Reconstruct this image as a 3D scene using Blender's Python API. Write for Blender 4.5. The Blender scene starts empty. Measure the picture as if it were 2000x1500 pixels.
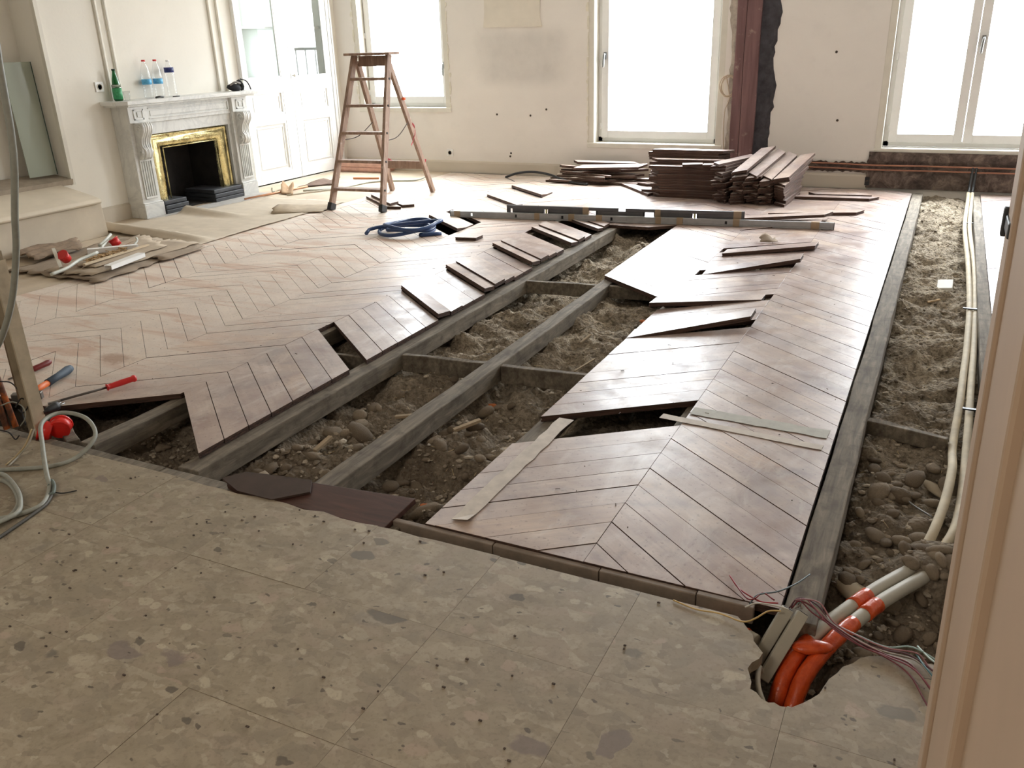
import bpy, math, random
import numpy as np
from mathutils import Vector, Matrix, Euler

random.seed(7)
rng = np.random.default_rng(11)
sc = bpy.context.scene
COL = sc.collection
PI = math.pi

# ---------------------------------------------------------------- camera
CAM_H = 1.4
FPX = 1670.0                                   # focal length in pixels of a 2000 px wide frame
def _cam_axes():
    # three vanishing points of the room (its width, depth and height) give the camera's orientation
    def ray(x, y):
        return np.array([x-1000.0, 750.0-y, -FPX])/np.linalg.norm([x-1000.0, 750.0-y, -FPX])
    M = np.stack([-ray(-2600, 215), ray(1890, 50), -ray(1115, 4900)], 1)
    U, S, V = np.linalg.svd(M)
    return U @ V
_R = _cam_axes()
cam_data = bpy.data.cameras.new('camera')
cam_data.sensor_width = 36.0
cam_data.lens = FPX/2000.0*36.0
cam_data.clip_start = 0.02
cam = bpy.data.objects.new('camera', cam_data)
COL.objects.link(cam)
mw = Matrix(_R.T.tolist()).to_4x4()
mw.translation = (0, 0, CAM_H)
cam.matrix_world = mw
sc.camera = cam

# ---------------------------------------------------------------- world, lights, exposure
sc.view_settings.view_transform = 'Standard'
sc.view_settings.look = 'None'
sc.view_settings.gamma = 1.0
sc.view_settings.use_curve_mapping = False
sc.view_settings.exposure = 0.62
world = bpy.data.worlds.new('overcast_sky')
sc.world = world
world.use_nodes = True
wn = world.node_tree
_bg = wn.nodes['Background']
_tc = wn.nodes.new('ShaderNodeTexCoord'); _sp = wn.nodes.new('ShaderNodeSeparateXYZ'); _rp = wn.nodes.new('ShaderNodeValToRGB')
_ma = wn.nodes.new('ShaderNodeMath'); _ma.operation = 'MULTIPLY_ADD'; _ma.inputs[1].default_value = .5; _ma.inputs[2].default_value = .5
wn.links.new(_tc.outputs['Generated'], _sp.inputs[0]); wn.links.new(_sp.outputs[2], _ma.inputs[0]); wn.links.new(_ma.outputs[0], _rp.inputs[0]); wn.links.new(_rp.outputs[0], _bg.inputs[0])
_e = _rp.color_ramp.elements                      # overcast sky: brighter overhead, pale street below the horizon
_e[0].position = .40; _e[0].color = (.24, .24, .24, 1)
_e[1].position = 1.0; _e[1].color = (1.0, 1.04, 1.09, 1)
_x = _e.new(.52); _x.color = (.44, .455, .475, 1)
_bg.inputs[1].default_value = 27.5
try:
    sc.cycles.use_denoising = True
    sc.cycles.max_bounces = 8
    sc.cycles.diffuse_bounces = 5
    sc.cycles.sample_clamp_indirect = 3.0
    sc.cycles.caustics_reflective = False
    sc.cycles.caustics_refractive = False
    sc.cycles.blur_glossy = 1.0
    sc.cycles.adaptive_threshold = .005
except Exception:
    pass

def portal(name, x, y, z, sx, sz, facing=-1):
    l = bpy.data.lights.new(name, 'AREA'); l.shape = 'RECTANGLE'; l.size = sx; l.size_y = sz
    o = bpy.data.objects.new(name, l); COL.objects.link(o)
    o.location = (x, y, z); o.rotation_euler = (PI/2*(1 if facing > 0 else -1), 0, 0)
    l.cycles.is_portal = True
    return o
portal('window_daylight', -5.7, 9.1, 1.75, 1.3, 2.2)
portal('window_daylight', -2.73, 9.1, 1.6, 1.45, 2.6)
portal('window_daylight', 0.2, 9.1, 1.6, 1.7, 2.6)
# added fill light behind the camera, warm like the tone on the jamb
ld = bpy.data.lights.new('hall_fill_light', 'AREA'); ld.shape = 'DISK'; ld.size = 0.9
ld.energy = 24; ld.color = (1.0, 0.89, 0.77)
lo = bpy.data.objects.new('hall_fill_light', ld); COL.objects.link(lo)
lo.location = (-1.4, -0.9, 2.7)

# ---------------------------------------------------------------- helpers
def tag(o, label=None, cat=None, group=None, kind=None):
    if label: o['label'] = label
    if cat: o['category'] = cat
    if group: o['group'] = group
    if kind: o['kind'] = kind
    return o
def empty(name, loc=(0, 0, 0), rz=0.0, label=None, cat=None, group=None, kind=None):
    o = bpy.data.objects.new(name, None); COL.objects.link(o)
    o.empty_display_size = 0.05
    o.location = loc; o.rotation_euler = (0, 0, rz)
    return tag(o, label, cat, group, kind)
def link(name, me, parent=None, loc=None, rot=None):
    o = bpy.data.objects.new(name, me); COL.objects.link(o)
    if parent is not None: o.parent = parent
    if loc is not None: o.location = loc
    if rot is not None: o.rotation_euler = rot
    return o
def unit(v):
    v = np.asarray(v, float); n = np.linalg.norm(v)
    return v/n if n > 1e-9 else v
def smooth_path(pts, n=8):
    P = [np.array(p, float) for p in pts]
    if len(P) < 3: return P
    P = [2*P[0]-P[1]] + P + [2*P[-1]-P[-2]]
    out = []
    for i in range(1, len(P)-2):
        a, b, c, d = P[i-1], P[i], P[i+1], P[i+2]
        for k in range(n):
            t = k/n
            out.append(0.5*((2*b)+(-a+c)*t+(2*a-5*b+4*c-d)*t*t+(-a+3*b-3*c+d)*t**3))
    out.append(P[-2]); return out

class MB:
    """collects shapes and links them as one mesh object"""
    def __init__(s): s.v = []; s.f = []; s.m = []; s.s = []
    def add(s, verts, faces, mi=0, sm=False):
        b = len(s.v); s.v += [tuple(map(float, v)) for v in verts]
        for f in faces:
            s.f.append([i+b for i in f]); s.m.append(mi); s.s.append(sm)
        return s
    def box(s, c, d, rot=None, mi=0):
        x, y, z = d[0]/2, d[1]/2, d[2]/2
        V = [Vector(p) for p in ((-x,-y,-z),(x,-y,-z),(x,y,-z),(-x,y,-z),(-x,-y,z),(x,-y,z),(x,y,z),(-x,y,z))]
        if rot is not None: V = [rot @ p for p in V]
        V = [p+Vector(c) for p in V]
        return s.add(V, [(0,3,2,1),(4,5,6,7),(0,1,5,4),(1,2,6,5),(2,3,7,6),(3,0,4,7)], mi)
    def bx(s, x0, x1, y0, y1, z0, z1, mi=0):
        return s.box(((x0+x1)/2, (y0+y1)/2, (z0+z1)/2), (abs(x1-x0), abs(y1-y0), abs(z1-z0)), None, mi)
    def bar(s, a, b, w, h, up=(0,0,1), mi=0):
        a, b = np.array(a, float), np.array(b, float)
        t = unit(b-a); u = np.array(up, float); r = unit(np.cross(t, u)); u = np.cross(r, t)
        V = []
        for p in (a, b):
            for sx, sz in ((-1,-1),(1,-1),(1,1),(-1,1)): V.append(p+r*sx*w/2+u*sz*h/2)
        return s.add(V, [(0,1,2,3),(7,6,5,4),(0,4,5,1),(1,5,6,2),(2,6,7,3),(3,7,4,0)], mi)
    def prism(s, poly, z0, z1, top=0, side=None, M=None, bottom=None):
        n = len(poly); side = top if side is None else side
        bottom = side if bottom is None else bottom
        V = [Vector((p[0], p[1], z0)) for p in poly]+[Vector((p[0], p[1], z1)) for p in poly]
        if M is not None: V = [M @ p for p in V]
        s.add(V, [tuple(range(n, 2*n))], top)
        b = len(s.v)-2*n
        s.f.append([b+i for i in reversed(range(n))]); s.m.append(bottom); s.s.append(False)
        for i in range(n):
            j = (i+1) % n
            s.f.append([b+i, b+j, b+n+j, b+n+i]); s.m.append(side); s.s.append(False)
        return s
    def tube(s, pts, r, n=8, mi=0, caps=True):
        P = [np.array(p, float) for p in pts]; m = len(P)
        rr = r if hasattr(r, '__len__') else [r]*m
        t0 = unit(P[1]-P[0]); a = np.array([0,0,1.0]) if abs(t0[2]) < .9 else np.array([1.0,0,0])
        u = unit(np.cross(t0, a)); V = []
        for i in range(m):
            t = unit(P[min(i+1, m-1)]-P[max(i-1, 0)])
            u = unit(u-t*np.dot(u, t)); w = np.cross(t, u)
            for k in range(n):
                an = 2*PI*k/n; V.append(P[i]+rr[i]*(u*math.cos(an)+w*math.sin(an)))
        F = [(i*n+k, i*n+(k+1) % n, (i+1)*n+(k+1) % n, (i+1)*n+k) for i in range(m-1) for k in range(n)]
        s.add(V, F, mi, True)
        if caps:
            b = len(s.v)-len(V)
            s.f.append([b+k for k in reversed(range(n))]); s.m.append(mi); s.s.append(False)
            s.f.append([b+(m-1)*n+k for k in range(n)]); s.m.append(mi); s.s.append(False)
        return s
    def lathe(s, prof, c=(0,0,0), n=16, mi=0, M=None):
        m = len(prof); V = []
        for r, z in prof:
            for k in range(n):
                p = Vector((r*math.cos(2*PI*k/n), r*math.sin(2*PI*k/n), z))
                if M is not None: p = M @ p
                V.append(p+Vector(c))
        F = [(i*n+k, i*n+(k+1) % n, (i+1)*n+(k+1) % n, (i+1)*n+k) for i in range(m-1) for k in range(n)]
        s.add(V, F, mi, True)
        b = len(s.v)-len(V)
        if prof[0][0] > 1e-6: s.f.append([b+k for k in reversed(range(n))]); s.m.append(mi); s.s.append(False)
        if prof[-1][0] > 1e-6: s.f.append([b+(m-1)*n+k for k in range(n)]); s.m.append(mi); s.s.append(False)
        return s
    def mesh(s, name, mats):
        me = bpy.data.meshes.new(name)
        me.from_pydata(s.v, [], s.f)
        for m in (mats if isinstance(mats, (list, tuple)) else [mats]): me.materials.append(m)
        me.polygons.foreach_set('material_index', s.m)
        me.polygons.foreach_set('use_smooth', s.s)
        me.update(); return me
    def build(s, name, mats, parent=None, loc=None, rot=None, origin=None, bevel=0.0):
        if origin is not None:
            o3 = tuple(origin)
            s.v = [(p[0]-o3[0], p[1]-o3[1], p[2]-o3[2]) for p in s.v]
            loc = o3 if loc is None else loc
        o = link(name, s.mesh(name, mats), parent, loc, rot)
        if bevel:
            b = o.modifiers.new('bevel', 'BEVEL'); b.width = bevel; b.segments = 2; b.limit_method = 'ANGLE'
        return o

# value noise for ground relief
def _vn(x, y, seed):
    xi = np.floor(x).astype(np.int64); yi = np.floor(y).astype(np.int64)
    xf = x-xi; yf = y-yi; u = xf*xf*(3-2*xf); v = yf*yf*(3-2*yf)
    def h(a, b):
        n = (a*374761393+b*668265263+seed*69069) & 0x7fffffff
        n = ((n ^ (n >> 13))*1274126177) & 0x7fffffff
        return ((n ^ (n >> 16)) & 0xffff)/65535.0
    return (h(xi,yi)*(1-u)+h(xi+1,yi)*u)*(1-v)+(h(xi,yi+1)*(1-u)+h(xi+1,yi+1)*u)*v
def fbm(x, y, sc_, octv=4, seed=1):
    t = 0; a = .5; f = sc_
    for i in range(octv): t = t+a*_vn(x*f, y*f, seed+i*17); a *= .5; f *= 2.03
    return t

# ---------------------------------------------------------------- materials
class Mat:
    def __init__(s, name, rough=.6, metal=0.0, spec=.5):
        s.m = bpy.data.materials.new(name); s.m.use_nodes = True
        s.t = s.m.node_tree; s.n = s.t.nodes; s.b = s.n['Principled BSDF']
        s.b.inputs['Roughness'].default_value = rough; s.b.inputs['Metallic'].default_value = metal
        s.b.inputs['Specular IOR Level'].default_value = spec
    def node(s, t, **k):
        n = s.n.new(t)
        for a, v in k.items(): setattr(n, a, v)
        return n
    def L(s, a, b): s.t.links.new(a, b)
    def coords(s, kind='Object'): return s.node('ShaderNodeTexCoord').outputs[kind]
    def pos(s): return s.node('ShaderNodeNewGeometry').outputs['Position']
    def mapping(s, vec, scale=(1,1,1), rot=(0,0,0)):
        m = s.node('ShaderNodeMapping'); s.L(vec, m.inputs[0])
        m.inputs['Scale'].default_value = scale; m.inputs['Rotation'].default_value = rot
        return m.outputs[0]
    def noise(s, vec, scale, detail=4, rough=.55, dist=0):
        n = s.node('ShaderNodeTexNoise'); s.L(vec, n.inputs['Vector'])
        n.inputs['Scale'].default_value = scale; n.inputs['Detail'].default_value = detail
        n.inputs['Roughness'].default_value = rough; n.inputs['Distortion'].default_value = dist
        return n.outputs['Fac']
    def ramp(s, fac, stops, mode='LINEAR'):
        r = s.node('ShaderNodeValToRGB'); s.L(fac, r.inputs[0]); r.color_ramp.interpolation = mode
        e = r.color_ramp.elements
        while len(e) < len(stops): e.new(.5)
        for el, (p, c) in zip(e, stops):
            el.position = p; el.color = (c, c, c, 1) if not hasattr(c, '__len__') else (*c[:3], 1)
        return r.outputs[0]
    def mix(s, fac, a, b, mode='MIX'):
        n = s.node('ShaderNodeMix', data_type='RGBA', blend_type=mode)
        for sock, v in ((n.inputs[0], fac), (n.inputs[6], a), (n.inputs[7], b)):
            if hasattr(v, 'links'): s.L(v, sock)
            elif hasattr(v, '__len__'): sock.default_value = (*v[:3], 1)
            else: sock.default_value = v
        return n.outputs[2]
    def math(s, op, a, b=0.0, c=0.0):
        n = s.node('ShaderNodeMath', operation=op)
        for i, v in enumerate((a, b, c)):
            if hasattr(v, 'links'): s.L(v, n.inputs[i])
            else: n.inputs[i].default_value = v
        return n.outputs[0]
    def color(s, c):
        i = s.b.inputs['Base Color']
        if hasattr(c, 'links'): s.L(c, i)
        else: i.default_value = (*c[:3], 1)
        return s
    def rough(s, v):
        if hasattr(v, 'links'): s.L(v, s.b.inputs['Roughness'])
        else: s.b.inputs['Roughness'].default_value = v
        return s
    def bump(s, h, strength=.3, dist=.01):
        n = s.node('ShaderNodeBump'); s.L(h, n.inputs['Height'])
        n.inputs['Strength'].default_value = strength; n.inputs['Distance'].default_value = dist
        s.L(n.outputs[0], s.b.inputs['Normal']); return s

def plain(name, col, rough=.6, metal=0, var=.12, scale=12, bump=0.0, spec=.5):
    m = Mat(name, rough, metal, spec)
    f = m.noise(m.coords(), scale, 5, .6)
    c = m.ramp(f, [(.3, [x*(1-var) for x in col]), (.7, [min(1, x*(1+var)) for x in col])])
    m.color(c)
    if bump: m.bump(f, bump, .004)
    return m.m
def srgb(r, g, b):
    f = lambda c: (c/255/12.92 if c/255 <= .04045 else ((c/255+.055)/1.055)**2.4)
    return (f(r), f(g), f(b))

# parquet: warm pale beech-like boards, worn and dusty, dark edges
def parquet_top():
    m = Mat('worn_parquet', .4, 0, .6)
    oi = m.node('ShaderNodeObjectInfo').outputs['Random']
    isl = m.node('ShaderNodeNewGeometry').outputs['Random Per Island']
    rnd = m.math('FRACT', m.math('ADD', m.math('MULTIPLY', oi, 7.31), m.math('MULTIPLY', isl, 5.77)))
    comb = m.node('ShaderNodeCombineXYZ')
    m.L(m.math('MULTIPLY', rnd, 37.0), comb.inputs[0]); m.L(m.math('MULTIPLY', rnd, 91.0), comb.inputs[1])
    add = m.node('ShaderNodeVectorMath', operation='ADD'); m.L(m.coords(), add.inputs[0]); m.L(comb.outputs[0], add.inputs[1])
    g = m.noise(m.mapping(add.outputs[0], (2.2, 34, 10)), 1.0, 6, .6, .6)
    g2 = m.noise(m.mapping(add.outputs[0], (1.1, 7, 3)), 2.0, 4, .6, 1.2)
    base = m.ramp(rnd, [(0, srgb(180,162,152)), (.25, srgb(190,174,166)), (.5, srgb(196,176,158)), (.75, srgb(166,150,147)), (.9, srgb(194,166,138)), (1, srgb(160,147,146))])
    c = m.mix(m.math('MULTIPLY', m.ramp(g, [(.42, 0), (.62, 1)]), .42), base, srgb(146,120,108))
    c = m.mix(m.math('MULTIPLY', m.ramp(g2, [(.42, 0), (.66, 1)]), .45), c, srgb(152,130,128))
    P = m.pos()
    big = m.noise(P, 1.3, 5, .6, .8)
    mid = m.noise(P, 4.5, 6, .65, .6)
    # wax and dirt stains
    c = m.mix(m.math('MULTIPLY', m.ramp(mid, [(.50, 0), (.70, 1)]), .45), c, srgb(142,122,118))
    blot = m.noise(m.mapping(P, (1, 1.6, 1), (0, 0, .6)), 2.6, 6, .6, .5)
    c = m.mix(m.math('MULTIPLY', m.ramp(blot, [(.42, 0), (.62, 1)]), .65), c, srgb(138,112,104))
    blot2 = m.noise(P, 3.7, 6, .6, .6)
    c = m.mix(m.math('MULTIPLY', m.ramp(blot2, [(.48, 0), (.66, 1)]), .62), c, srgb(112,98,102))
    sm = m.noise(m.mapping(P, (2.2, 1, 1), (0, 0, -.5)), 3.1, 6, .65, .6)
    c = m.mix(m.math('MULTIPLY', m.ramp(sm, [(.52, 0), (.68, 1)]), .45), c, srgb(206,200,196))
    # plaster dust
    dust = m.ramp(big, [(.35, 0), (.65, 1)])
    sep = m.node('ShaderNodeSeparateXYZ'); m.L(P, sep.inputs[0])
    mr = m.node('ShaderNodeMapRange'); m.L(sep.outputs[0], mr.inputs[0])
    mr.inputs[1].default_value = -2.7; mr.inputs[2].default_value = -3.7; mr.inputs[3].default_value = 0.0; mr.inputs[4].default_value = 1.0
    left = mr.outputs[0]
    dustf = m.math('ADD', m.math('MULTIPLY', dust, .22), m.math('MULTIPLY', left, .62))
    c = m.mix(dustf, c, srgb(238,225,210))
    fine = m.noise(P, 60, 4, .6)
    c = m.mix(m.math('MULTIPLY', m.ramp(fine, [(.60, 0), (.68, 1)]), .45), c, srgb(100,84,76))
    # long pale/rusty streaks near the threshold
    st = m.noise(m.mapping(P, (1.5, 9, 1), (0, 0, .1)), 1.0, 5, .6, .8)
    c = m.mix(m.math('MULTIPLY', m.math('MULTIPLY', m.ramp(st, [(.50, 0), (.64, 1)]), left), .5), c, srgb(190,142,112))
    # one spilled brown stain by the notch
    sv = m.node('ShaderNodeVectorMath', operation='DISTANCE'); m.L(m.mapping(P, (1, 2.0, 1), (0, 0, 0)), sv.inputs[0]); sv.inputs[1].default_value = (-3.56, 5.40, 0)
    sd = m.math('ADD', sv.outputs['Value'], m.math('MULTIPLY', mid, .45))
    c = m.mix(m.math('MULTIPLY', m.ramp(sd, [(.28, 1), (.37, 0)]), .6), c, srgb(150,104,70))
    m.color(c)
    r = m.ramp(m.noise(P, 7, 6, .65, .4), [(.34, .285), (.68, .5)])
    rr = m.node('ShaderNodeMix', data_type='FLOAT'); m.L(m.math('MULTIPLY', left, .85), rr.inputs[0]); m.L(r, rr.inputs[2]); rr.inputs[3].default_value = .62
    m.rough(rr.outputs[0])
    m.bump(m.math('ADD', m.math('MULTIPLY', g, .5), m.math('MULTIPLY', mid, .5)), .22, .004)
    return m.m
M_PARQ = parquet_top()
def board_edge():
    m = Mat('dark_board_edge', .8)
    g = m.noise(m.mapping(m.coords(), (3, 30, 60)), 2, 5, .6)
    m.color(m.ramp(g, [(.3, srgb(40,28,22)), (.6, srgb(84,60,48)), (.8, srgb(112,86,70))]))
    return m.m
M_EDGE = board_edge()
M_UNDER = plain('tarred_board_underside', srgb(74,48,40), .75, var=.35, scale=20)
def joist_mat():
    m = Mat('old_joist_wood', .85)
    g = m.noise(m.mapping(m.pos(), (40, 4, 30)), 1, 6, .65, .5)
    d = m.noise(m.pos(), 14, 5, .6)
    c = m.ramp(g, [(.3, srgb(88,80,69)), (.55, srgb(126,117,103)), (.75, srgb(156,146,130))])
    c = m.mix(m.math('MULTIPLY', m.ramp(d, [(.5, 0), (.7, 1)]), .6), c, srgb(72,62,52))
    m.color(c); m.bump(g, .5, .006); return m.m
M_JOIST = joist_mat()
def soil_mat():
    m = Mat('sandy_rubble_soil', .95, 0, .1)
    P = m.pos()
    a = m.noise(P, 3.2, 6, .65, .6); b = m.noise(P, 45, 6, .7, .4); v = m.node('ShaderNodeTexVoronoi'); m.L(P, v.inputs['Vector']); v.inputs['Scale'].default_value = 70
    c = m.ramp(a, [(.3, srgb(136,125,109)), (.5, srgb(172,160,141)), (.72, srgb(204,192,171))])
    c = m.mix(m.math('MULTIPLY', m.ramp(b, [(.4, 1), (.55, 0)]), .6), c, srgb(70,60,50))
    c = m.mix(m.math('MULTIPLY', m.ramp(b, [(.6, 0), (.72, 1)]), .45), c, srgb(206,192,168))
    sep = m.node('ShaderNodeSeparateXYZ'); m.L(P, sep.inputs[0])
    nr = m.node('ShaderNodeMapRange'); m.L(sep.outputs[1], nr.inputs[0])
    nr.inputs[1].default_value = 2.2; nr.inputs[2].default_value = 4.4; nr.inputs[3].default_value = .62; nr.inputs[4].default_value = 0
    c = m.mix(nr.outputs[0], c, srgb(98,86,74))       # soil colour darkens towards the threshold end
    m.color(c)
    h = m.math('ADD', b, m.math('MULTIPLY', v.outputs['Distance'], .8))
    m.bump(h, .8, .012); return m.m
M_SOIL = soil_mat()
def terrazzo():
    m = Mat('terrazzo_tile', .42, 0, .4)
    oi = m.node('ShaderNodeObjectInfo').outputs['Random']
    off = m.node('ShaderNodeCombineXYZ'); m.L(m.math('MULTIPLY', oi, 53.0), off.inputs[0]); m.L(m.math('MULTIPLY', oi, 29.0), off.inputs[2])
    add = m.node('ShaderNodeVectorMath', operation='ADD'); m.L(m.pos(), add.inputs[0]); m.L(off.outputs[0], add.inputs[1])
    P0 = add.outputs[0]
    wn_ = m.node('ShaderNodeTexNoise'); m.L(P0, wn_.inputs['Vector']); wn_.inputs['Scale'].default_value = 14; wn_.inputs['Detail'].default_value = 5
    w2 = m.node('ShaderNodeVectorMath', operation='SCALE'); m.L(wn_.outputs['Color'], w2.inputs[0]); w2.inputs['Scale'].default_value = .07
    a2 = m.node('ShaderNodeVectorMath', operation='ADD'); m.L(P0, a2.inputs[0]); m.L(w2.outputs[0], a2.inputs[1])
    P = m.mapping(a2.outputs[0], (1, 1.7, 1), (0, 0, .45))
    c = m.ramp(m.noise(P0, 7, 7, .68, 1.2), [(.3, srgb(136,124,104)), (.5, srgb(152,140,119)), (.72, srgb(166,153,131))])
    def clasts(scale, thr, cols, fac, soft=.03, seed=0.0):
        nonlocal c
        v = m.node('ShaderNodeTexVoronoi'); m.L(m.mapping(P, (1,1,1), (0,0,seed)), v.inputs['Vector']); v.inputs['Scale'].default_value = scale
        s_ = m.node('ShaderNodeSeparateColor'); m.L(v.outputs['Color'], s_.inputs[0])
        pick = m.math('LESS_THAN', s_.outputs[0], thr)
        size = m.math('MULTIPLY_ADD', s_.outputs[1], .30, .16)
        inside = m.ramp(m.math('SUBTRACT', size, v.outputs['Distance']), [(0, 0), (soft, 1)])
        mask = m.math('MULTIPLY', m.math('MULTIPLY', pick, inside), fac)
        col = m.ramp(s_.outputs[2], cols, 'CONSTANT')
        c = m.mix(mask, c, col)
    def cells(scale, cols, fac, seed):
        nonlocal c
        v = m.node('ShaderNodeTexVoronoi'); m.L(m.mapping(P, (1,1,1), (0,0,seed)), v.inputs['Vector']); v.inputs['Scale'].default_value = scale
        s_ = m.node('ShaderNodeSeparateColor'); m.L(v.outputs['Color'], s_.inputs[0])
        col = m.ramp(s_.outputs[0], cols, 'CONSTANT')
        msk = m.ramp(m.noise(P0, scale*.35, 4, .6), [(.40, 0), (.55, 1)])
        k = m.math('MULTIPLY', m.math('MULTIPLY', msk, m.math('GREATER_THAN', s_.outputs[1], .35)), fac)
        c = m.mix(k, c, col)
    cells(34, [(0, srgb(128,117,100)), (.25, srgb(168,156,136)), (.5, srgb(150,138,119)), (.75, srgb(182,171,150)), (.9, srgb(118,108,94))], .5, .2)
    cells(16, [(0, srgb(176,165,144)), (.3, srgb(146,133,114)), (.55, srgb(160,144,126)), (.8, srgb(134,124,108))], .45, 1.4)
    clasts(13, .30, [(0, srgb(188,177,154)), (.35, srgb(150,136,116)), (.6, srgb(134,124,108)), (.8, srgb(172,152,134))], .6, .06, 1.1)
    clasts(7, .35, [(0, srgb(180,168,146)), (.3, srgb(142,130,112)), (.6, srgb(166,150,130)), (.85, srgb(132,124,112))], .5, .12, 2.9)
    clasts(6.0, .09, [(0, srgb(98,92,84)), (.4, srgb(108,101,90)), (.7, srgb(122,110,104))], .75, .05, 2.3)
    clasts(15, .05, [(0, srgb(88,80,70)), (.5, srgb(106,97,84))], .8, .05, .9)
    clasts(44, .06, [(0, srgb(76,66,58))], .75, .08, 1.7)
    f = m.noise(P0, 90, 3, .6)
    c = m.mix(m.math('MULTIPLY', m.ramp(f, [(.52, 0), (.68, 1)]), .4), c, srgb(120,108,92))
    m.color(c)
    m.rough(m.ramp(m.noise(m.pos(), 5, 5, .6), [(.3, .38), (.7, .6)]))
    m.bump(f, .06, .002); return m.m
M_TERR = terrazzo()
M_TEDGE = plain('broken_mortar', srgb(150,136,116), .95, var=.3, scale=30, bump=.6)
def plaster(name, col, smudge=0.0):
    m = Mat(name, .85, 0, .2)
    P = m.pos()
    a = m.noise(P, .9, 5, .55, .4); b = m.noise(P, 6, 6, .6); d = m.noise(P, 40, 4, .6)
    c = m.ramp(a, [(.3, [x*.93 for x in col]), (.7, [min(1, x*1.05) for x in col])])
    c = m.mix(m.math('MULTIPLY', m.ramp(b, [(.56, 0), (.75, 1)]), .12), c, [x*.72 for x in col])
    c = m.mix(m.math('MULTIPLY', m.ramp(d, [(.70, 0), (.76, 1)]), .25), c, [x*.55 for x in col])
    if smudge:
        # soot mark left on the pier between the windows, where a heater hung
        sep = m.node('ShaderNodeSeparateXYZ'); m.L(P, sep.inputs[0])
        def band(o, lo, hi, soft):
            u = m.node('ShaderNodeMapRange', interpolation_type='SMOOTHSTEP'); m.L(o, u.inputs[0]); u.inputs[1].default_value = lo-soft; u.inputs[2].default_value = lo+soft
            w = m.node('ShaderNodeMapRange', interpolation_type='SMOOTHSTEP'); m.L(o, w.inputs[0]); w.inputs[1].default_value = hi-soft; w.inputs[2].default_value = hi+soft; w.inputs[3].default_value = 1; w.inputs[4].default_value = 0
            return m.math('MULTIPLY', u.outputs[0], w.outputs[0])
        k = m.math('MULTIPLY', band(sep.outputs[0], -4.68, -3.74, .16), band(sep.outputs[2], .97, 1.50, .09))
        k = m.math('MULTIPLY', k, m.ramp(b, [(.3, .6), (.7, 1)]))
        c = m.mix(m.math('MULTIPLY', k, smudge), c, [x*.6 for x in col])
    m.color(c); m.bump(m.math('ADD', a, m.math('MULTIPLY', d, .25)), .25, .01); return m.m
M_WALL = plaster('beige_plaster', srgb(236,231,224), .55)
M_WALLL = plaster('cream_plaster', srgb(236,232,222))
M_CEIL = plain('white_ceiling', srgb(235,232,225), .9, var=.03)
M_WHITE = plain('white_gloss_paint', srgb(248,248,246), .35, var=.03, scale=4)
M_OFFW = plain('dusty_white_paint', srgb(222,218,206), .55, var=.06, scale=6)
M_PVC = plain('white_window_plastic', srgb(244,244,242), .3, var=.02)
M_METAL = plain('brushed_aluminium', srgb(150,152,152), .38, .9, var=.1, scale=30)
M_DMETAL = plain('dark_grey_metal', srgb(70,72,74), .45, .6, var=.15, scale=20)
M_BLACK = plain('black_plastic', srgb(28,28,30), .5, var=.2)
def glass(name, tint=(.98,.99,.985), refl=.04):
    m = bpy.data.materials.new(name); m.use_nodes = True; t = m.node_tree; n = t.nodes
    n.remove(n['Principled BSDF'])
    tr = n.new('ShaderNodeBsdfTransparent'); tr.inputs[0].default_value = (*tint, 1)
    gl = n.new('ShaderNodeBsdfGlossy'); gl.inputs['Roughness'].default_value = .02
    lw = n.new('ShaderNodeLayerWeight'); lw.inputs[0].default_value = .5
    pw = n.new('ShaderNodeMath'); pw.operation = 'POWER'; pw.inputs[1].default_value = 5.0
    ad = n.new('ShaderNodeMath'); ad.operation = 'MULTIPLY_ADD'; ad.inputs[1].default_value = .9; ad.inputs[2].default_value = refl; ad.use_clamp = True
    mx = n.new('ShaderNodeMixShader')
    t.links.new(lw.outputs['Facing'], pw.inputs[0]); t.links.new(pw.outputs[0], ad.inputs[0]); t.links.new(ad.outputs[0], mx.inputs[0])
    t.links.new(tr.outputs[0], mx.inputs[1]); t.links.new(gl.outputs[0], mx.inputs[2])
    t.links.new(mx.outputs[0], n['Material Output'].inputs[0]); return m
M_GLASS = glass('window_glass')
# ================================================================ the room shell
WB = 8.84            # inner face of the window wall
WL = -6.62           # inner face of the fireplace wall
XR = 2.6             # far side wall, behind the door jamb
YF = -2.8            # back of the hall behind the photographer
ZC = 2.95
def struct(name, mb, mats, parent=None, **k):
    o = mb.build(name, mats, parent, **k)
    if parent is None: o['kind'] = 'structure'
    return o
W1 = (-6.36, -5.12, .69, 2.75); W2 = (-3.445, -2.03, .34, 2.75); W3 = (-.60, 1.12, .35, 2.75)
mb = MB()
xs = [WL-.4]
for w in (W1, W2, W3): xs += [w[0], w[1]]
xs.append(XR+.2)
for i in range(0, len(xs), 2): mb.bx(xs[i], xs[i+1], WB, WB+.3, -.46, ZC)
for w in (W1, W2, W3):
    mb.bx(w[0], w[1], WB, WB+.3, -.46, w[2]-.02); mb.bx(w[0], w[1], WB, WB+.3, w[3], ZC)
wall_back = struct('wall_back', mb, M_WALL)
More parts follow.
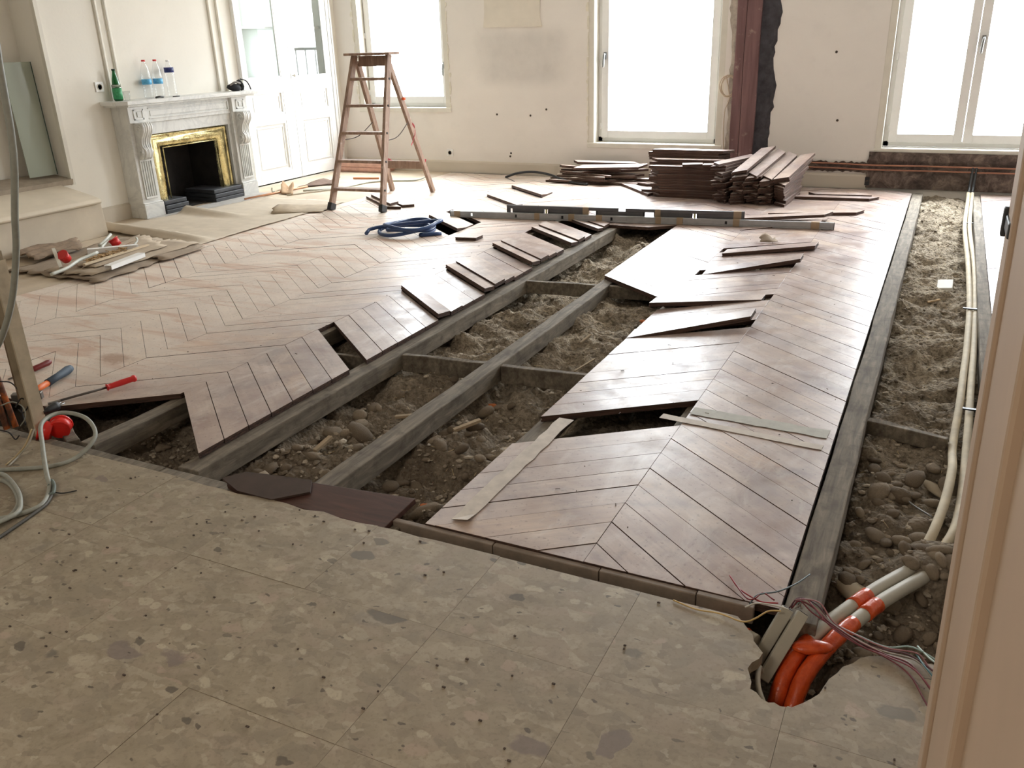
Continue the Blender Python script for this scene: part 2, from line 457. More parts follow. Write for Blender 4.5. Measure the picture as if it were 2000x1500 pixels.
# repainted raised rectangle high on the pier, nail holes, chipped reveals: parts of the wall
M_PATCH = plain('pale_filler_patch', srgb(226,219,205), .85, var=.06, scale=5)
mb = MB().prism([(-4.655,1.545),(-3.965,1.532),(-3.985,1.62),(-3.97,2.3),(-4.64,2.3),(-4.635,1.7)], -.012, .0, M=Matrix.Translation((0, WB, 0)) @ Matrix(((1,0,0,0),(0,0,1,0),(0,1,0,0),(0,0,0,1))))
mb.build('filler_patch', M_PATCH, wall_back)['label'] = 'pale raised filler rectangle on the wall'
mb = MB()
for x, z in ((-4.53, .65), (-4.12, .64), (-3.93, .705), (-4.38, .2), (-4.37, .235), (-1.02, 1.22), (-.95,.62)):
    mb.lathe([(.012, 0), (.006, .004)], (x, WB-.003, z), 8, M=Matrix.Rotation(PI/2, 3, 'X'))
mb.build('screw_hole', plain('dark_hole', srgb(70,60,52), .9), wall_back)['kind'] = 'stuff'
# crumbling plaster edges around the openings
mb = MB()
for x0, side, z0, z1 in ((W2[0], -1, .35, 2.2), (W1[1], 1, .7, 2.2), (W1[0], -1, .7, 2.2)):
    z = z0
    while z < z1:
        h = random.uniform(.04, .14); w = random.uniform(.008, .035)
        mb.prism([(x0, z), (x0+side*w*random.random(), z), (x0+side*w, z+h*.5), (x0+side*w*random.random(), z+h), (x0, z+h)][::side if side == 1 else 1], -.006, 0,
                 M=Matrix.Translation((0, WB, 0)) @ Matrix(((1,0,0,0),(0,0,1,0),(0,1,0,0),(0,0,0,1))))
        z += h*random.uniform(.9, 1.6)
mb.build('chipped_edge', plain('raw_plaster', srgb(226,220,204), .95), wall_back)['kind'] = 'stuff'

# fireplace wall with openings for firebox, cupboard and the niche
mb = MB()
FB = (5.86, 6.60, 0, .60); CUP = (7.17, 8.66, 0.0, 2.7); NI = (2.1, 4.97, .40, 2.6)
def wl(y0, y1, z0, z1): mb.bx(WL-.3, WL, y0, y1, z0, z1)
wl(YF, NI[0], -.46, ZC); wl(NI[0], NI[1], -.46, NI[2]); wl(NI[0], NI[1], NI[3], ZC); wl(NI[1], FB[0], -.46, ZC)
wl(FB[0], FB[1], FB[3], ZC); wl(FB[0], FB[1], -.46, 0); wl(FB[1], CUP[0], -.46, ZC)
wl(CUP[0], CUP[1], -.46, 0); wl(CUP[0], CUP[1], CUP[3], ZC); wl(CUP[1], WB, -.46, ZC)
mb.bx(WL-.55, WL-.3, NI[0]-.1, NI[1]+.1, NI[2]-.1, NI[3]+.1)
wall_left = struct('wall_left', mb, M_WALLL)
# overmantel mouldings: flat double strips either side of the chimney breast panel
for y in (5.535, 5.635, 6.845, 6.955):
    mb = MB().prism([(0, -.016), (.012, -.016), (.02, -.006), (.02, .006), (.012, .016), (0, .016)], 1.03 if y > 5.6 and y < 6.9 else .55, ZC, M=Matrix.Translation((WL, y, 0)))
    mb.build('moulding', M_OFFW, wall_left)
# ragged, repainted edge of the niche opening
mb = MB().bx(WL-.02, WL+.018, 4.955, 4.99, .38, 2.6); mb.build('niche_edge', M_OFFW, wall_left)
mb = MB().prism([(WL-.28, .40), (WL+.02, .385), (WL+.03, .43), (WL-.28, .47)], -4.965, -2.1, M=Matrix(((1,0,0,0),(0,0,-1,0),(0,1,0,0),(0,0,0,1))))
mb.build('niche_sill', plain('grimy_sill', srgb(160,148,132), .7, var=.15), wall_left)
# side wall, hall walls and ceiling (all out of the picture, they close the room)
mb = MB(); mb.bx(XR, XR+.2, YF, WB, -.46, ZC); struct('wall_right', mb, M_WALL)
mb = MB(); mb.bx(WL-.3, XR, YF-.2, YF, -.46, ZC)
struct('wall_front', mb, M_WALL)
mb = MB(); mb.bx(WL-.6, XR+.2, YF-.2, WB+.3, ZC, ZC+.15); struct('ceiling', mb, M_CEIL)
# baseboards
def base(x0, x1, name='baseboard_back'):
    mb = MB().prism([(0, 0), (-.016, 0), (-.016, .115), (-.008, .135), (0, .135)], x0, x1, M=Matrix.Translation((0, WB, 0)) @ Matrix(((0,0,1,0),(1,0,0,0),(0,1,0,0),(0,0,0,1))))
    return struct(name, mb, M_BASE)
M_BASE = plaster('dusty_baseboard_paint', srgb(206,197,182))
base(WL, -1.95); base(-1.52, -.62)
mb = MB(); mb.bx(WL, WL+.016, 4.86, 5.50, 0, .125); mb.bx(WL, WL+.010, 4.86, 5.50, .125, .14); struct('baseboard_left', mb, M_BASE)

# ---------------------------------------------------------------- windows
def window(n, w, leaves, fy=8.985, sill=True, fr=.05, sash=.075):
    x0, x1, z0, z1 = w
    e = empty('window_%d' % n, ((x0+x1)/2, WB, z0)); e['kind'] = 'structure'
    def W(mb, name, mat, bev=.004, par=e):
        mb.v = [(p[0]-(x0+x1)/2, p[1]-WB, p[2]-z0) for p in mb.v]
        return mb.build(name, mat, par, bevel=bev)
    mb = MB(); a, b = x0+.06, x1-.06; zb = z0+.03
    mb.bx(a, a+fr, fy, fy+.07, zb, z1); mb.bx(b-fr, b, fy, fy+.07, zb, z1); mb.bx(a, b, fy, fy+.07, zb, zb+fr); mb.bx(a, b, fy, fy+.07, z1-fr, z1)
    W(mb, 'window_frame', M_PVC)
    mb = MB(); mb.bx(x0, a, WB+.005, fy+.06, z0, z1); mb.bx(b, x1, WB+.005, fy+.06, z0, z1)
    W(mb, 'reveal', M_OFFW, .002)
    if sill:
        mb = MB(); mb.bx(x0-.01, x1+.01, WB-.014, fy+.06, z0-.02, z0+.028); W(mb, 'window_sill', M_OFFW, .004)
    k = len(leaves)
    for i, (l0, l1, handle) in enumerate(leaves):
        mb = MB(); zs = zb+fr-.012; zt = z1-fr+.012
        mb.bx(l0, l0+sash, fy-.022, fy+.04, zs, zt); mb.bx(l1-sash, l1, fy-.022, fy+.04, zs, zt)
        mb.bx(l0+sash, l1-sash, fy-.022, fy+.04, zs, zs+sash); mb.bx(l0+sash, l1-sash, fy-.022, fy+.04, zt-sash, zt)
        s = W(mb, 'sash', M_PVC)
        mb = MB(); mb.bx(l0+sash-.01, l1-sash+.01, fy+.008, fy+.014, zs+sash-.01, zt-sash+.01)
        W(mb, 'pane', M_GLASS, 0, s)
        if handle is not None:
            hx, hz = handle
            mb = MB(); mb.box((hx, fy-.03, hz), (.03, .016, .07)); mb.tube(smooth_path([(hx, fy-.03, hz+.015), (hx, fy-.065, hz+.012), (hx-.004, fy-.07, hz-.03), (hx-.008, fy-.07, hz-.11)], 4), .011, 8)
            W(mb, 'handle', M_METAL, 0, s)
        # hinges on the jamb side
        hg = MB()
        hx = l0-.004 if i == 0 else l1+.004
        for z in (zs+.12, zs+.75, zs+1.5): hg.lathe([(.009, -.03), (.009, .03)], (hx, fy-.026, z), 8)
        W(hg, 'hinge', M_PVC, 0, s)
    return e
window(1, W1, [(-6.29, -5.2, (-5.235, 1.17))])
window(2, W2, [(-3.345, -2.13, (-3.305, 1.23))])
window(3, W3, [(-.50, .12, None), (.125, 1.02, (.165, 1.29))], sill=False)
mb = MB(); mb.bx(-.60, 1.12, WB-.01, 9.05, .335, .375); struct('trim_1', mb, M_OFFW)

# strip of raw masonry under the third window, with the groove cut for the pipes
M_MAS = Mat('sooty_masonry', .95, 0, .1)
_p = M_MAS.pos(); _a = M_MAS.noise(_p, 9, 7, .7, .8); _b = M_MAS.noise(_p, 34, 5, .65)
_c = M_MAS.ramp(_a, [(.3, srgb(62,54,52)), (.5, srgb(100,88,82)), (.66, srgb(140,124,112)), (.78, srgb(206,196,184))])
_c = M_MAS.mix(M_MAS.math('MULTIPLY', M_MAS.ramp(_b, [(.55, 0), (.7, 1)]), .5), _c, srgb(58,50,48))
M_MAS.color(_c); M_MAS.bump(_a, .9, .03); M_MAS = M_MAS.m
nx, nz = 70, 18
xsg = np.linspace(-.66, 1.15, nx); zsg = np.linspace(.015, .345, nz)
V = []; 
for zi, z in enumerate(zsg):
    for xi, x in enumerate(xsg):
        d = .012+.02*float(fbm(np.array(x+9), np.array(z*1.3+4), 9, 4, 5))
        if .17 < z < .25: d -= .022
        if xi == 0: x = x + .05*float(fbm(np.array(z), np.array(1.0), 16, 3, 8))
        V.append((x, WB-max(.001, d), z))
F = [(j*nx+i, j*nx+i+1, (j+1)*nx+i+1, (j+1)*nx+i) for j in range(nz-1) for i in range(nx-1)]
mb = MB().add(V, F, 0, True); mb.build('bare_masonry', M_MAS, wall_back)
# the groove that runs on to the left of it towards the post
mb = MB(); V = []; m_ = 40
for i in range(m_):
    x = -1.52+(.90)*i/(m_-1)
    for z, d in ((.155+random.uniform(-.008,.008), .003), (.17, .02), (.232, .02), (.246+random.uniform(-.01,.012), .003)): V.append((x, WB-d*.35-.003 if d > .01 else WB-.0172, z))
F = [(i*4+k, (i+1)*4+k, (i+1)*4+k+1, i*4+k+1) for i in range(m_-1) for k in range(3)]
mb.add(V, F); g = mb.build('wall_groove', M_MAS, wall_back)
M_COP = plain('copper_pipe', srgb(160,112,90), .5, .3, var=.3, scale=9)
for z, nm in ((.228, 'upper bare copper pipe in the sooty groove under the garden window'), (.186, 'lower bare copper pipe in the sooty groove under the garden window')):
    nm = nm.replace('garden window', 'double window')
    pts = [(-1.5, WB-.018, z), (-1.0, WB-.02, z+.002), (-.6, WB-.03, z-.004), (-.1, WB-.034, z), (.35, WB-.036, z), (1.12, WB-.034, z+.004)]
    p = MB().tube(smooth_path(pts, 5), .0075, 8).build('copper_pipe', M_COP, origin=pts[0]); tag(p, nm, 'pipe', 'copper pipes in the wall groove')
# small black socket plate low on the wall by the masonry
p = MB().box((0, 0, 0), (.04, .012, .075)).build('junction_plate', M_BLACK, loc=(-.625, WB-.02, .075)); tag(p, 'small black plate low on the wall beside the bare masonry', 'plate')

# ---------------------------------------------------------------- door jamb beside the photographer
mb = MB()
def jamb(x, y0, y1, z0, z1, xb):       # the jamb leans a touch
    dx = lambda z: -.021*(z/1.17)
    V = [(x+dx(z), y, z) if k == 0 else (xb, y, z) for z in (z0, z1) for (k, y) in ((0, y0), (1, y0), (1, y1), (0, y1))]
    mb.add(V, [(0,3,2,1),(4,5,6,7),(0,1,5,4),(1,2,6,5),(2,3,7,6),(3,0,4,7)])
M_JAMB = plain('cream_jamb_paint', srgb(190,166,142), .6, var=.05, scale=3)
e = empty('door_1', (.125, 1.3, 0)); e['kind'] = 'structure'
def J(name, mat, bev=0.0):
    global mb
    mb.v = [(p[0]-.125, p[1]-1.3, p[2]) for p in mb.v]; o = mb.build(name, mat, e, bevel=bev); mb = MB(); return o
jamb(.123, 1.455, 1.559, -.05, 2.6, .45); J('door_casing', M_JAMB, .006)
jamb(.131, 1.02, 1.455, -.05, 2.6, .45); J('jamb', M_JAMB, .003)
jamb(.116, .95, 1.02, -.05, 2.6, .45); J('door_stop', M_JAMB, .006)
jamb(.131, -.2, .95, -.05, 2.6, .45); J('jamb', M_JAMB)
mb.bx(.096, .114, 1.55, 1.566, 1.088, 1.135); mb.bx(.1, .116, 1.47, 1.56, 1.10, 1.125); J('strike_plate', M_DMETAL, .003)
# ================================================================ terrazzo of the hall
TE = 1.885
floor = struct('floor', MB().bx(-6.6, XR, YF, 1.46, -.16, -.03), plain('screed', srgb(120,110,96), .95))
TS = .4295
def addtile(poly, gap=.0008, z=0.0):
    c = np.mean(np.array(poly), 0)
    P = [(p[0]-c[0], p[1]-c[1]) for p in poly]
    MB().prism(P, -.03, 0, 0, 1).build('tile', [M_TERR, M_TEDGE], floor, loc=(c[0], c[1], z))
def jag(a, b, n, amp):
    out = []
    for i in range(n):
        t = i/n; nx, ny = -(b[1]-a[1]), (b[0]-a[0]); k = random.uniform(-amp, amp)/max(1e-6, math.hypot(nx, ny)) if i else 0
        out.append((a[0]+(b[0]-a[0])*t+nx*k, a[1]+(b[1]-a[1])*t+ny*k))
    return out
hole = [(-.317,1.885),(-.266,1.825),(-.23,1.767),(-.252,1.697),(-.233,1.63),(-.187,1.602),(-.1485,1.604)]
hole2 = [(-.1485,1.604),(-.133,1.612),(-.087,1.677),(-.059,1.764),(-.015,1.842),(.045,1.885)]
for i in range(-14, 7):
    x0 = -.578+TS*i; x1 = x0+TS
    for j in range(0, 8):
        y1 = TE if j == 0 else 1.525-TS*(j-1)
        y0 = 1.525 if j == 0 else y1-TS
        g = .0004
        if j == 0 and i == 0:
            p = [(x0+g, y0+g), (x1-g, y0+g), (x1-g, 1.604)]
            rv = hole[::-1]
            for a, b in zip(rv[:-1], rv[1:]): p += jag(a, b, 3, .006)[1:]+[b]
            p += [(x0+g, y1)]
        elif j == 0 and i == 1:
            p = [(x0+g, y0+g), (x1-g, y0+g), (x1-g, y1)]
            rv = hole2[::-1]
            p += [rv[0]]
            for a, b in zip(rv[:-1], rv[1:]): p += jag(a, b, 3, .006)[1:]+[b]
            p[-1] = (x0+g, 1.604)
        elif j == 0:
            p = [(x0+g, y0+g), (x1-g, y0+g), (x1-g, y1)]+[(x1-(x1-x0)*t, y1+random.uniform(-.004, .001)) for t in (.3, .6)]+[(x0+g, y1)]
            if -4 <= i <= -2:      # broken lip by the dark board
                p = [(x0+g, y0+g), (x1-g, y0+g), (x1-g, y1+.003)]+[(x1-(x1-x0)*t, y1+random.uniform(-.012, .006)) for t in (.15, .32, .5, .66, .85)]+[(x0+g, y1)]
        else:
            p = [(x0+g, y0+g), (x1-g, y0+g), (x1-g, y1-g), (x0+g, y1-g)]
        addtile(p, z=random.uniform(-.0006, .0006))

# ================================================================ parquet
parquet = empty('floor_parquet', (-2.6, 2.0, 0)); parquet['kind'] = 'structure'
PO = Vector((-2.6, 2.0, 0))
TH = .024; PY = .136; GAP = .0006
def clip(poly, nx, ny, d):       # keeps nx*x+ny*y >= d
    out = []
    for i in range(len(poly)):
        a, b = poly[i], poly[(i+1) % len(poly)]
        da, db = nx*a[0]+ny*a[1]-d, nx*b[0]+ny*b[1]-d
        if da >= 0: out.append(a)
        if (da >= 0) != (db >= 0):
            t = da/(da-db); out.append((a[0]+(b[0]-a[0])*t, a[1]+(b[1]-a[1])*t))
    return out
def area(p): return .5*abs(sum(p[i][0]*p[(i+1) % len(p)][1]-p[(i+1) % len(p)][0]*p[i][1] for i in range(len(p))))
def plank_shape(mb, P, h=TH):
    """a board with a groove along its edges, worn top"""
    c = np.mean(np.array(P), 0)
    def ins(d): 
        return [tuple(np.array(p)+unit(c-np.array(p))*d) for p in P]
    q = ins(.0008); r = ins(.004)
    n = len(P); V = []
    for pp, z in ((q, 0.0), (P, -.0006), (P, -h*.40), (r, -h*.42), (r, -h*.64), (P, -h*.66), (P, -h)):
        V += [(p[0], p[1], z) for p in pp]
    mb.add(V, [tuple(range(n))], 0)
    b = len(mb.v)-7*n
    for L in range(6):
        for i in range(n):
            j = (i+1) % n
            mb.f.append([b+L*n+j, b+L*n+i, b+(L+1)*n+i, b+(L+1)*n+j]); mb.m.append(0 if L == 0 else 1); mb.s.append(False)
    mb.f.append([b+6*n+i for i in reversed(range(n))]); mb.m.append(2); mb.s.append(False)
    return mb
PM = [M_PARQ, M_EDGE, M_UNDER]
shared = {}
planks = []     # (distance, poly, angle, key, dz, tilt)
def band(xa, xb, s, ya0, dy, step, n0, n1, ymin=-9, ymax=8.80, skip=(), lift={}, cut=None):
    ang = math.atan2(dy*s, xb-xa)
    for k in range(n0, n1):
        if k in skip: continue
        y0 = ya0+step*k                       # lower edge at xa
        g = GAP+(random.uniform(.0010, .0026) if random.random() < .3 else random.uniform(.0002, .0007))
        p = [(xa+.0006, y0+g), (xb-.0006, y0+dy*s+g), (xb-.0006, y0+dy*s+step-g), (xa+.0006, y0+step-g)]
        q = clip(clip(p, 0, 1, ymin), 0, -1, -ymax)
        if cut: q = clip(q, *cut) if len(q) > 2 else q
        if len(q) < 3 or area(q) < .0006: continue
        key = (round(xb-xa, 4), s, round(dy, 4), round(step, 4)) if (len(q) == 4 and abs(area(q)-area(p)) < 1e-6) else None
        c = np.mean(np.array(q), 0)
        planks.append((float(np.hypot(c[0], c[1])), q, ang, key, lift.get(k)))
# left field, five bands wide; apexes at X -2.88, -3.94, -5.0
DL = .438; DR = .41
band(-2.885, -2.36, -1, 2.052+DL, DL, PY, 0, 50, skip=(7, 26, 30),
     lift={13: (.032, 1), 14: (.006, 0), 17: (.034, 1), 18: (.026, 0), 19: (.012, 0), 22: (.036, 1), 23: (.026, 0), 24: (.016, 0), 25: (.006, 0), 27: (.022, 1), 28: (.014, 0), 31: (.02, 1), 32: (.01, 0)})
band(-3.41, -2.885, 1, 2.052+DL-DR, DR, PY, -2, 50, ymin=2.14, cut=(-.62, .785, (-.62*-2.885+.785*2.475)))
band(-3.94, -3.41, -1, 2.08+DL, DL, PY, -2, 50, ymin=2.14, skip=(27, 30), lift={28: (.03, 1), 29: (.01, 0), 36: (.03, 1), 40: (.035, 1), 41: (.015, 0)})
band(-4.47, -3.94, 1, 2.08+DL-DR, DR, PY, -3, 50, ymin=2.14)
band(-5.01, -4.47, -1, 2.11+DL, DL, PY, -4, 50, ymin=2.14)
# right panel: ridge at X -.775
S2 = .1305
band(-1.31, -.775, 1, 2.067-.395, .395, S2, -1, 54, ymin=1.961, skip=(7, 8, 17, 21, 27, 32, 38))
band(-.775, -.222, -1, 2.067, .44, S2, -2, 54, ymin=1.961)
# strip left of it, still in place at the far end
band(-1.84, -1.31, -1, 4.60+.41, .41, .136, 0, 31, ymin=4.60)
band(-2.36, -1.84, 1, 6.50-.38, .41, .136, 1, 20, ymin=6.52)
# beyond the pipe trench
for xa, xb, s in ((.335, .85, 1), (.85, 1.38, -1), (1.38, 1.9, 1), (1.9, 2.45, -1)):
    band(xa, xb, s, 2.0, .42, .136, -4, 52, ymin=1.98)
planks.sort(key=lambda t: t[0])
def local(q, ang):
    c = np.mean(np.array(q), 0); ca, sa = math.cos(-ang), math.sin(-ang)
    return c, [((p[0]-c[0])*ca-(p[1]-c[1])*sa, (p[0]-c[0])*sa+(p[1]-c[1])*ca) for p in q]
def place_plank(q, ang, key, lift=None):
    c, P = local(q, ang)
    if key is not None and key in shared: me = shared[key]
    else:
        me = plank_shape(MB(), P).mesh('plank', PM)
        if key is not None: shared[key] = me
    o = link('plank', me, parquet)
    z = random.uniform(-.0012, .0008); tilt = random.uniform(-.002, .002); tl = 0
    if lift:
        z += lift[0]-.010*lift[1]
        if lift[1]: tilt += -.18 if ang > 0 else -.18; 
    o.location = (c[0]-PO.x, c[1]-PO.y, z)
    o.rotation_euler = (tilt, tl, ang)
    return o
far = {}
for i, (d, q, ang, key, lift) in enumerate(planks):
    if i < 285 or lift: place_plank(q, ang, key, lift)
    else: far.setdefault(round(ang, 3), []).append(q)
for a, qs in far.items():
    mb = MB()
    for q in qs:
        ca, sa = math.cos(-a), math.sin(-a)
        mb.prism([(p[0]*ca-p[1]*sa, p[0]*sa+p[1]*ca) for p in q], -TH+random.uniform(-.001, .001), random.uniform(-.001, .001), 0, 1)
    o = mb.build('plank_field', PM, parquet, loc=tuple(-PO), rot=(0, 0, a)); o['kind'] = 'stuff'
# boards of the right panel that have been prised up
def R1poly(k, g=GAP): 
    y0 = 2.067-.395+S2*k
    return [(-1.309, y0+g), (-.776, y0+.395+g), (-.776, y0+.395+S2-g), (-1.309, y0+S2-g)]
angR = math.atan2(.395, .535)
def prised(k, pitch, dz, shift=0.0, yaw=0.0, pivot=-1, parent=parquet):
    c, P = local(R1poly(k), angR)
    o = link('plank', plank_shape(MB(), P).mesh('plank', PM), parent)
    L = .333
    off = (parent is parquet)
    rot = Matrix.Rotation(angR+yaw, 4, 'Z') @ Matrix.Rotation(-pitch, 4, 'Y')
    piv = Vector((pivot*L, 0, 0))
    M = Matrix.Translation((c[0]+shift*math.cos(angR), c[1]+shift*math.sin(angR), dz)) @ Matrix.Rotation(angR+yaw, 4, 'Z') @ Matrix.Translation(piv) @ Matrix.Rotation(-pitch, 4, 'Y') @ Matrix.Translation(-piv)
    if off: M = Matrix.Translation(-PO) @ M
    o.matrix_basis = M
    return o
prised(17, .085, .004)
prised(21, -.055, .004, -.05, 0, 1)
prised(27, .08, .004, .05)
prised(38, .02, .004, -.03)
# narrow border boards along the left wall side and frieze at the threshold
mb = MB(); mb.bx(-5.145, -5.015, 2.14, 8.8, -TH, 0); o = mb.build('border_board', PM, parquet, loc=tuple(-PO))
M_FRIEZE = plain('grey_worn_frieze_wood', srgb(132,119,106), .7, var=.25, scale=18, bump=.3)
x = -1.42
for L in (.36, .34, .28, .155):
    c = (x+L/2, 1.952); 
    MB().bx(-L/2+.001, L/2-.001, -.014, .007, -.055, random.uniform(-.006, -.002)).build('frieze_board', M_FRIEZE, parquet, loc=(c[0]-PO.x, c[1]-PO.y, 0), bevel=.003)
    x += L
# ---------------------------------------------------------------- joists
def joist(a, b, w, h, mat=None, label=None):
    a = Vector(a); b = Vector(b); c = (a+b)/2
    mb = MB(); n = max(4, int((b-a).length/.25)); r = random.Random(int(abs(a.x*1000)+abs(b.y*100)))
    d = (b-a).normalized(); s = d.cross(Vector((0,0,1))).normalized()
    V = []
    for i in range(n+1):
        p = a+(b-a)*i/n-c
        j = lambda k: r.uniform(-k, k)
        V += [p-s*(w/2+j(.003))-Vector((0,0,h)), p+s*(w/2+j(.003))-Vector((0,0,h)), p+s*(w/2+j(.003))+Vector((0,0,j(.003))), p-s*(w/2+j(.003))+Vector((0,0,j(.003)))]
    F = [(i*4+k, i*4+(k+1) % 4, (i+1)*4+(k+1) % 4, (i+1)*4+k) for i in range(n) for k in range(4)]
    F += [(3,2,1,0), (n*4, n*4+1, n*4+2, n*4+3)]
    mb.add(V, F)
    o = mb.build('joist', mat or M_JOIST, parquet, loc=tuple(c-PO), bevel=.004)
    return o
ZJ = -TH-.002
joist((-1.805, 1.98, ZJ-.004), (-1.805, 8.7, ZJ), .082, .085)          # the bare joist down the open strip
joist((-2.345, 1.98, ZJ), (-2.345, 8.7, ZJ), .10, .085)
joist((-2.885, 1.98, ZJ), (-2.885, 8.7, ZJ), .08, .08)
joist((-3.41, 2.1, ZJ), (-3.41, 8.7, ZJ), .08, .08)
joist((-1.29, 1.98, ZJ), (-1.29, 8.7, ZJ), .07, .08)
joist((-.775, 1.98, ZJ), (-.775, 8.7, ZJ), .08, .08)
joist((-.172, 1.93, -.006), (-.172, 8.74, -.004), .085, .105)         # edge of the pipe trench
joist((.305, 1.98, -.006), (.305, 8.74, -.004), .06, .09)
# threshold beam in lengths
for x0, x1 in ((-3.6, -3.02), (-3.015, -2.43), (-2.425, -1.98), (-1.975, -1.39), (-1.385, -.30)):
    zt = -.024 if x1 < -1 else -.075
    joist((x0, 1.925, zt), (x1, 1.925, zt), .06, .07)
# cross bearers
joist((-2.30, 3.36, -.034), (-1.845, 3.40, -.034), .035, .09)
joist((-1.765, 3.40, -.034), (-1.30, 3.44, -.034), .035, .09)
joist((-2.30, 4.83, -.03), (-1.845, 4.88, -.03), .035, .08)
joist((-1.765, 4.9, -.03), (-1.33, 4.95, -.03), .035, .08)
joist((-2.84, 3.22, -.035), (-2.39, 3.26, -.035), .035, .08)
joist((-.13, 3.43, -.05), (.16, 3.36, -.055), .035, .06)
joist((-3.3, 2.16, -.03), (-2.98, 1.99, -.03), .05, .07)

# ================================================================ the ground under the boards
x0, x1, y0, y1 = -3.7, .42, 1.40, 8.84
nx, ny = 340, 560
gx = np.linspace(x0, x1, nx); gy = y0+(y1-y0)*np.linspace(0, 1, ny)**1.25
X, Y = np.meshgrid(gx, gy)
lump = fbm(X, Y, 2.6, 3, 3); med = fbm(X, Y, 8, 4, 21); fine = fbm(X, Y, 40, 3, 40)
Z = -.165+.18*(lump-.45)+.15*(med-.45)+.034*(fine-.45)
open_ = np.where((X > -2.3) & (X < -1.31), 1.0, 0.0)
ramp_ = np.clip((Y-2.0)/2.6, 0, 1)
Z += open_*(.035*ramp_-.012)
tr = (X > -.13) & (X < .33)
Z = np.where(tr, -.12+.10*(lump-.5)+.075*(med-.45)+.028*(fine-.45)+.05*np.clip((Y-6.2)/2, 0, 1)-.04*np.clip((2.9-Y)/.9, 0, 1), Z)
hol = (X > -.36) & (X < .1) & (Y < 1.93)
Z = np.where(hol, -.15+.03*(med-.5), Z)
Z = np.minimum(Z, np.where((X > -2.3) & (X < -1.31), -.045, -.055))
Z = np.where(tr, np.minimum(np.where(tr, -.12+.12*(lump-.5)+.12*(med-.45)+.036*(fine-.45)+.06*np.clip((Y-6.2)/2, 0, 1)-.035*np.clip((2.9-Y)/.9, 0, 1), Z), -.012), Z)
# rubble heaped over the ends of the pipes
for mx, my, sx_, sy_, top in ((.115, 2.43, .10, .10, -.032), (.12, 2.53, .07, .05, -.045), (.20, 2.50, .08, .12, -.04)):
    w = np.exp(-(((X-mx)/sx_)**2+((Y-my)/sy_)**2)**2)*tr
    Z = Z*(1-w)+(top+.02*(med-.45)+.014*(fine-.45))*w
GX, GY, GZ = gx, gy, Z
def gz(x, y):
    i = int(np.clip(np.searchsorted(GX, x), 0, nx-1)); j = int(np.clip(np.searchsorted(GY, y), 0, ny-1)); return float(GZ[j, i])
me = bpy.data.meshes.new('ground')
idx = np.arange(nx*ny).reshape(ny, nx)
faces = np.stack([idx[:-1,:-1], idx[:-1,1:], idx[1:,1:], idx[1:,:-1]], -1).reshape(-1, 4)
me.vertices.add(nx*ny); me.vertices.foreach_set('co', np.stack([X, Y, Z], -1).reshape(-1).astype(np.float32))
me.loops.add(len(faces)*4); me.loops.foreach_set('vertex_index', faces.reshape(-1).astype(np.int32))
me.polygons.add(len(faces)); me.polygons.foreach_set('loop_start', np.arange(0, len(faces)*4, 4, dtype=np.int32))
me.update(calc_edges=True); me.materials.append(M_SOIL)
ground = link('ground', me); ground['kind'] = 'structure'
# stones and rubble
def rock_mesh(seed, jag=.25, sub=1):
    r = random.Random(seed); t = (1+5**.5)/2
    V = [unit(v) for v in ((-1,t,0),(1,t,0),(-1,-t,0),(1,-t,0),(0,-1,t),(0,1,t),(0,-1,-t),(0,1,-t),(t,0,-1),(t,0,1),(-t,0,-1),(-t,0,1))]
    F = [(0,11,5),(0,5,1),(0,1,7),(0,7,10),(0,10,11),(1,5,9),(5,11,4),(11,10,2),(10,7,6),(7,1,8),(3,9,4),(3,4,2),(3,2,6),(3,6,8),(3,8,9),(4,9,5),(2,4,11),(6,2,10),(8,6,7),(9,8,1)]
    if sub:
        cache = {}; V = list(V); G = []
        def mid(a, b):
            k = (min(a,b), max(a,b))
            if k not in cache: V.append(unit(V[a]+V[b])); cache[k] = len(V)-1
            return cache[k]
        for a, b, c in F:
            x, y, z = mid(a,b), mid(b,c), mid(c,a); G += [(a,x,z),(b,y,x),(c,z,y),(x,y,z)]
        F = G
    sx, sy, sz = r.uniform(.8,1.3), r.uniform(.65,1.0), r.uniform(.5,.8)
    d = [unit((r.gauss(0,1), r.gauss(0,1), r.gauss(0,1))) for _ in range(9)]; am = [r.uniform(-jag, jag) for _ in d]
    out = []
    for v in V:
        k = 1+sum(a*max(0, float(np.dot(v, q)))**2 for a, q in zip(am, d))
        out.append((v[0]*k*sx, v[1]*k*sy, v[2]*k*sz))
    return out, F
def stone_mat(name, a, b):
    m = Mat(name, .9, 0, .15); o = m.node('ShaderNodeObjectInfo').outputs['Random']
    i_ = m.node('ShaderNodeNewGeometry').outputs['Random Per Island']
    f = m.math('FRACT', m.math('ADD', o, i_))
    n = m.noise(m.coords(), 4, 5, .6)
    c = m.mix(m.math('MULTIPLY', n, .6), m.ramp(f, [(0, a), (.5, [(x+y)/2 for x, y in zip(a, b)]), (1, b)]), srgb(96,84,70))
    m.color(c); m.bump(m.noise(m.coords(), 9, 4, .6), .3, .2); return m.m
M_STONE = stone_mat('dusty_cobble', srgb(112,100,86), srgb(168,154,134))
M_RUB = stone_mat('rubble_bits', srgb(110,98,84), srgb(214,202,182))
rocks = [rock_mesh(i, .5, 1) for i in range(8)]
rmesh = []
for V, F in rocks: rmesh.append(MB().add(V, F, 0, True).mesh('stone', M_STONE))
def stone(x, y, r, dz=.25):
    o = link('stone', rmesh[random.randrange(8)], ground, (x, y, gz(x, y)+r*dz), (random.uniform(-.5,.5), random.uniform(-.5,.5), random.uniform(0, 6.28)))
    s = r*random.uniform(.85, 1.15); o.scale = (s, s, s*random.uniform(.8, 1.05)); return o
rs = random.Random(5)
cnt = 0
placed = []
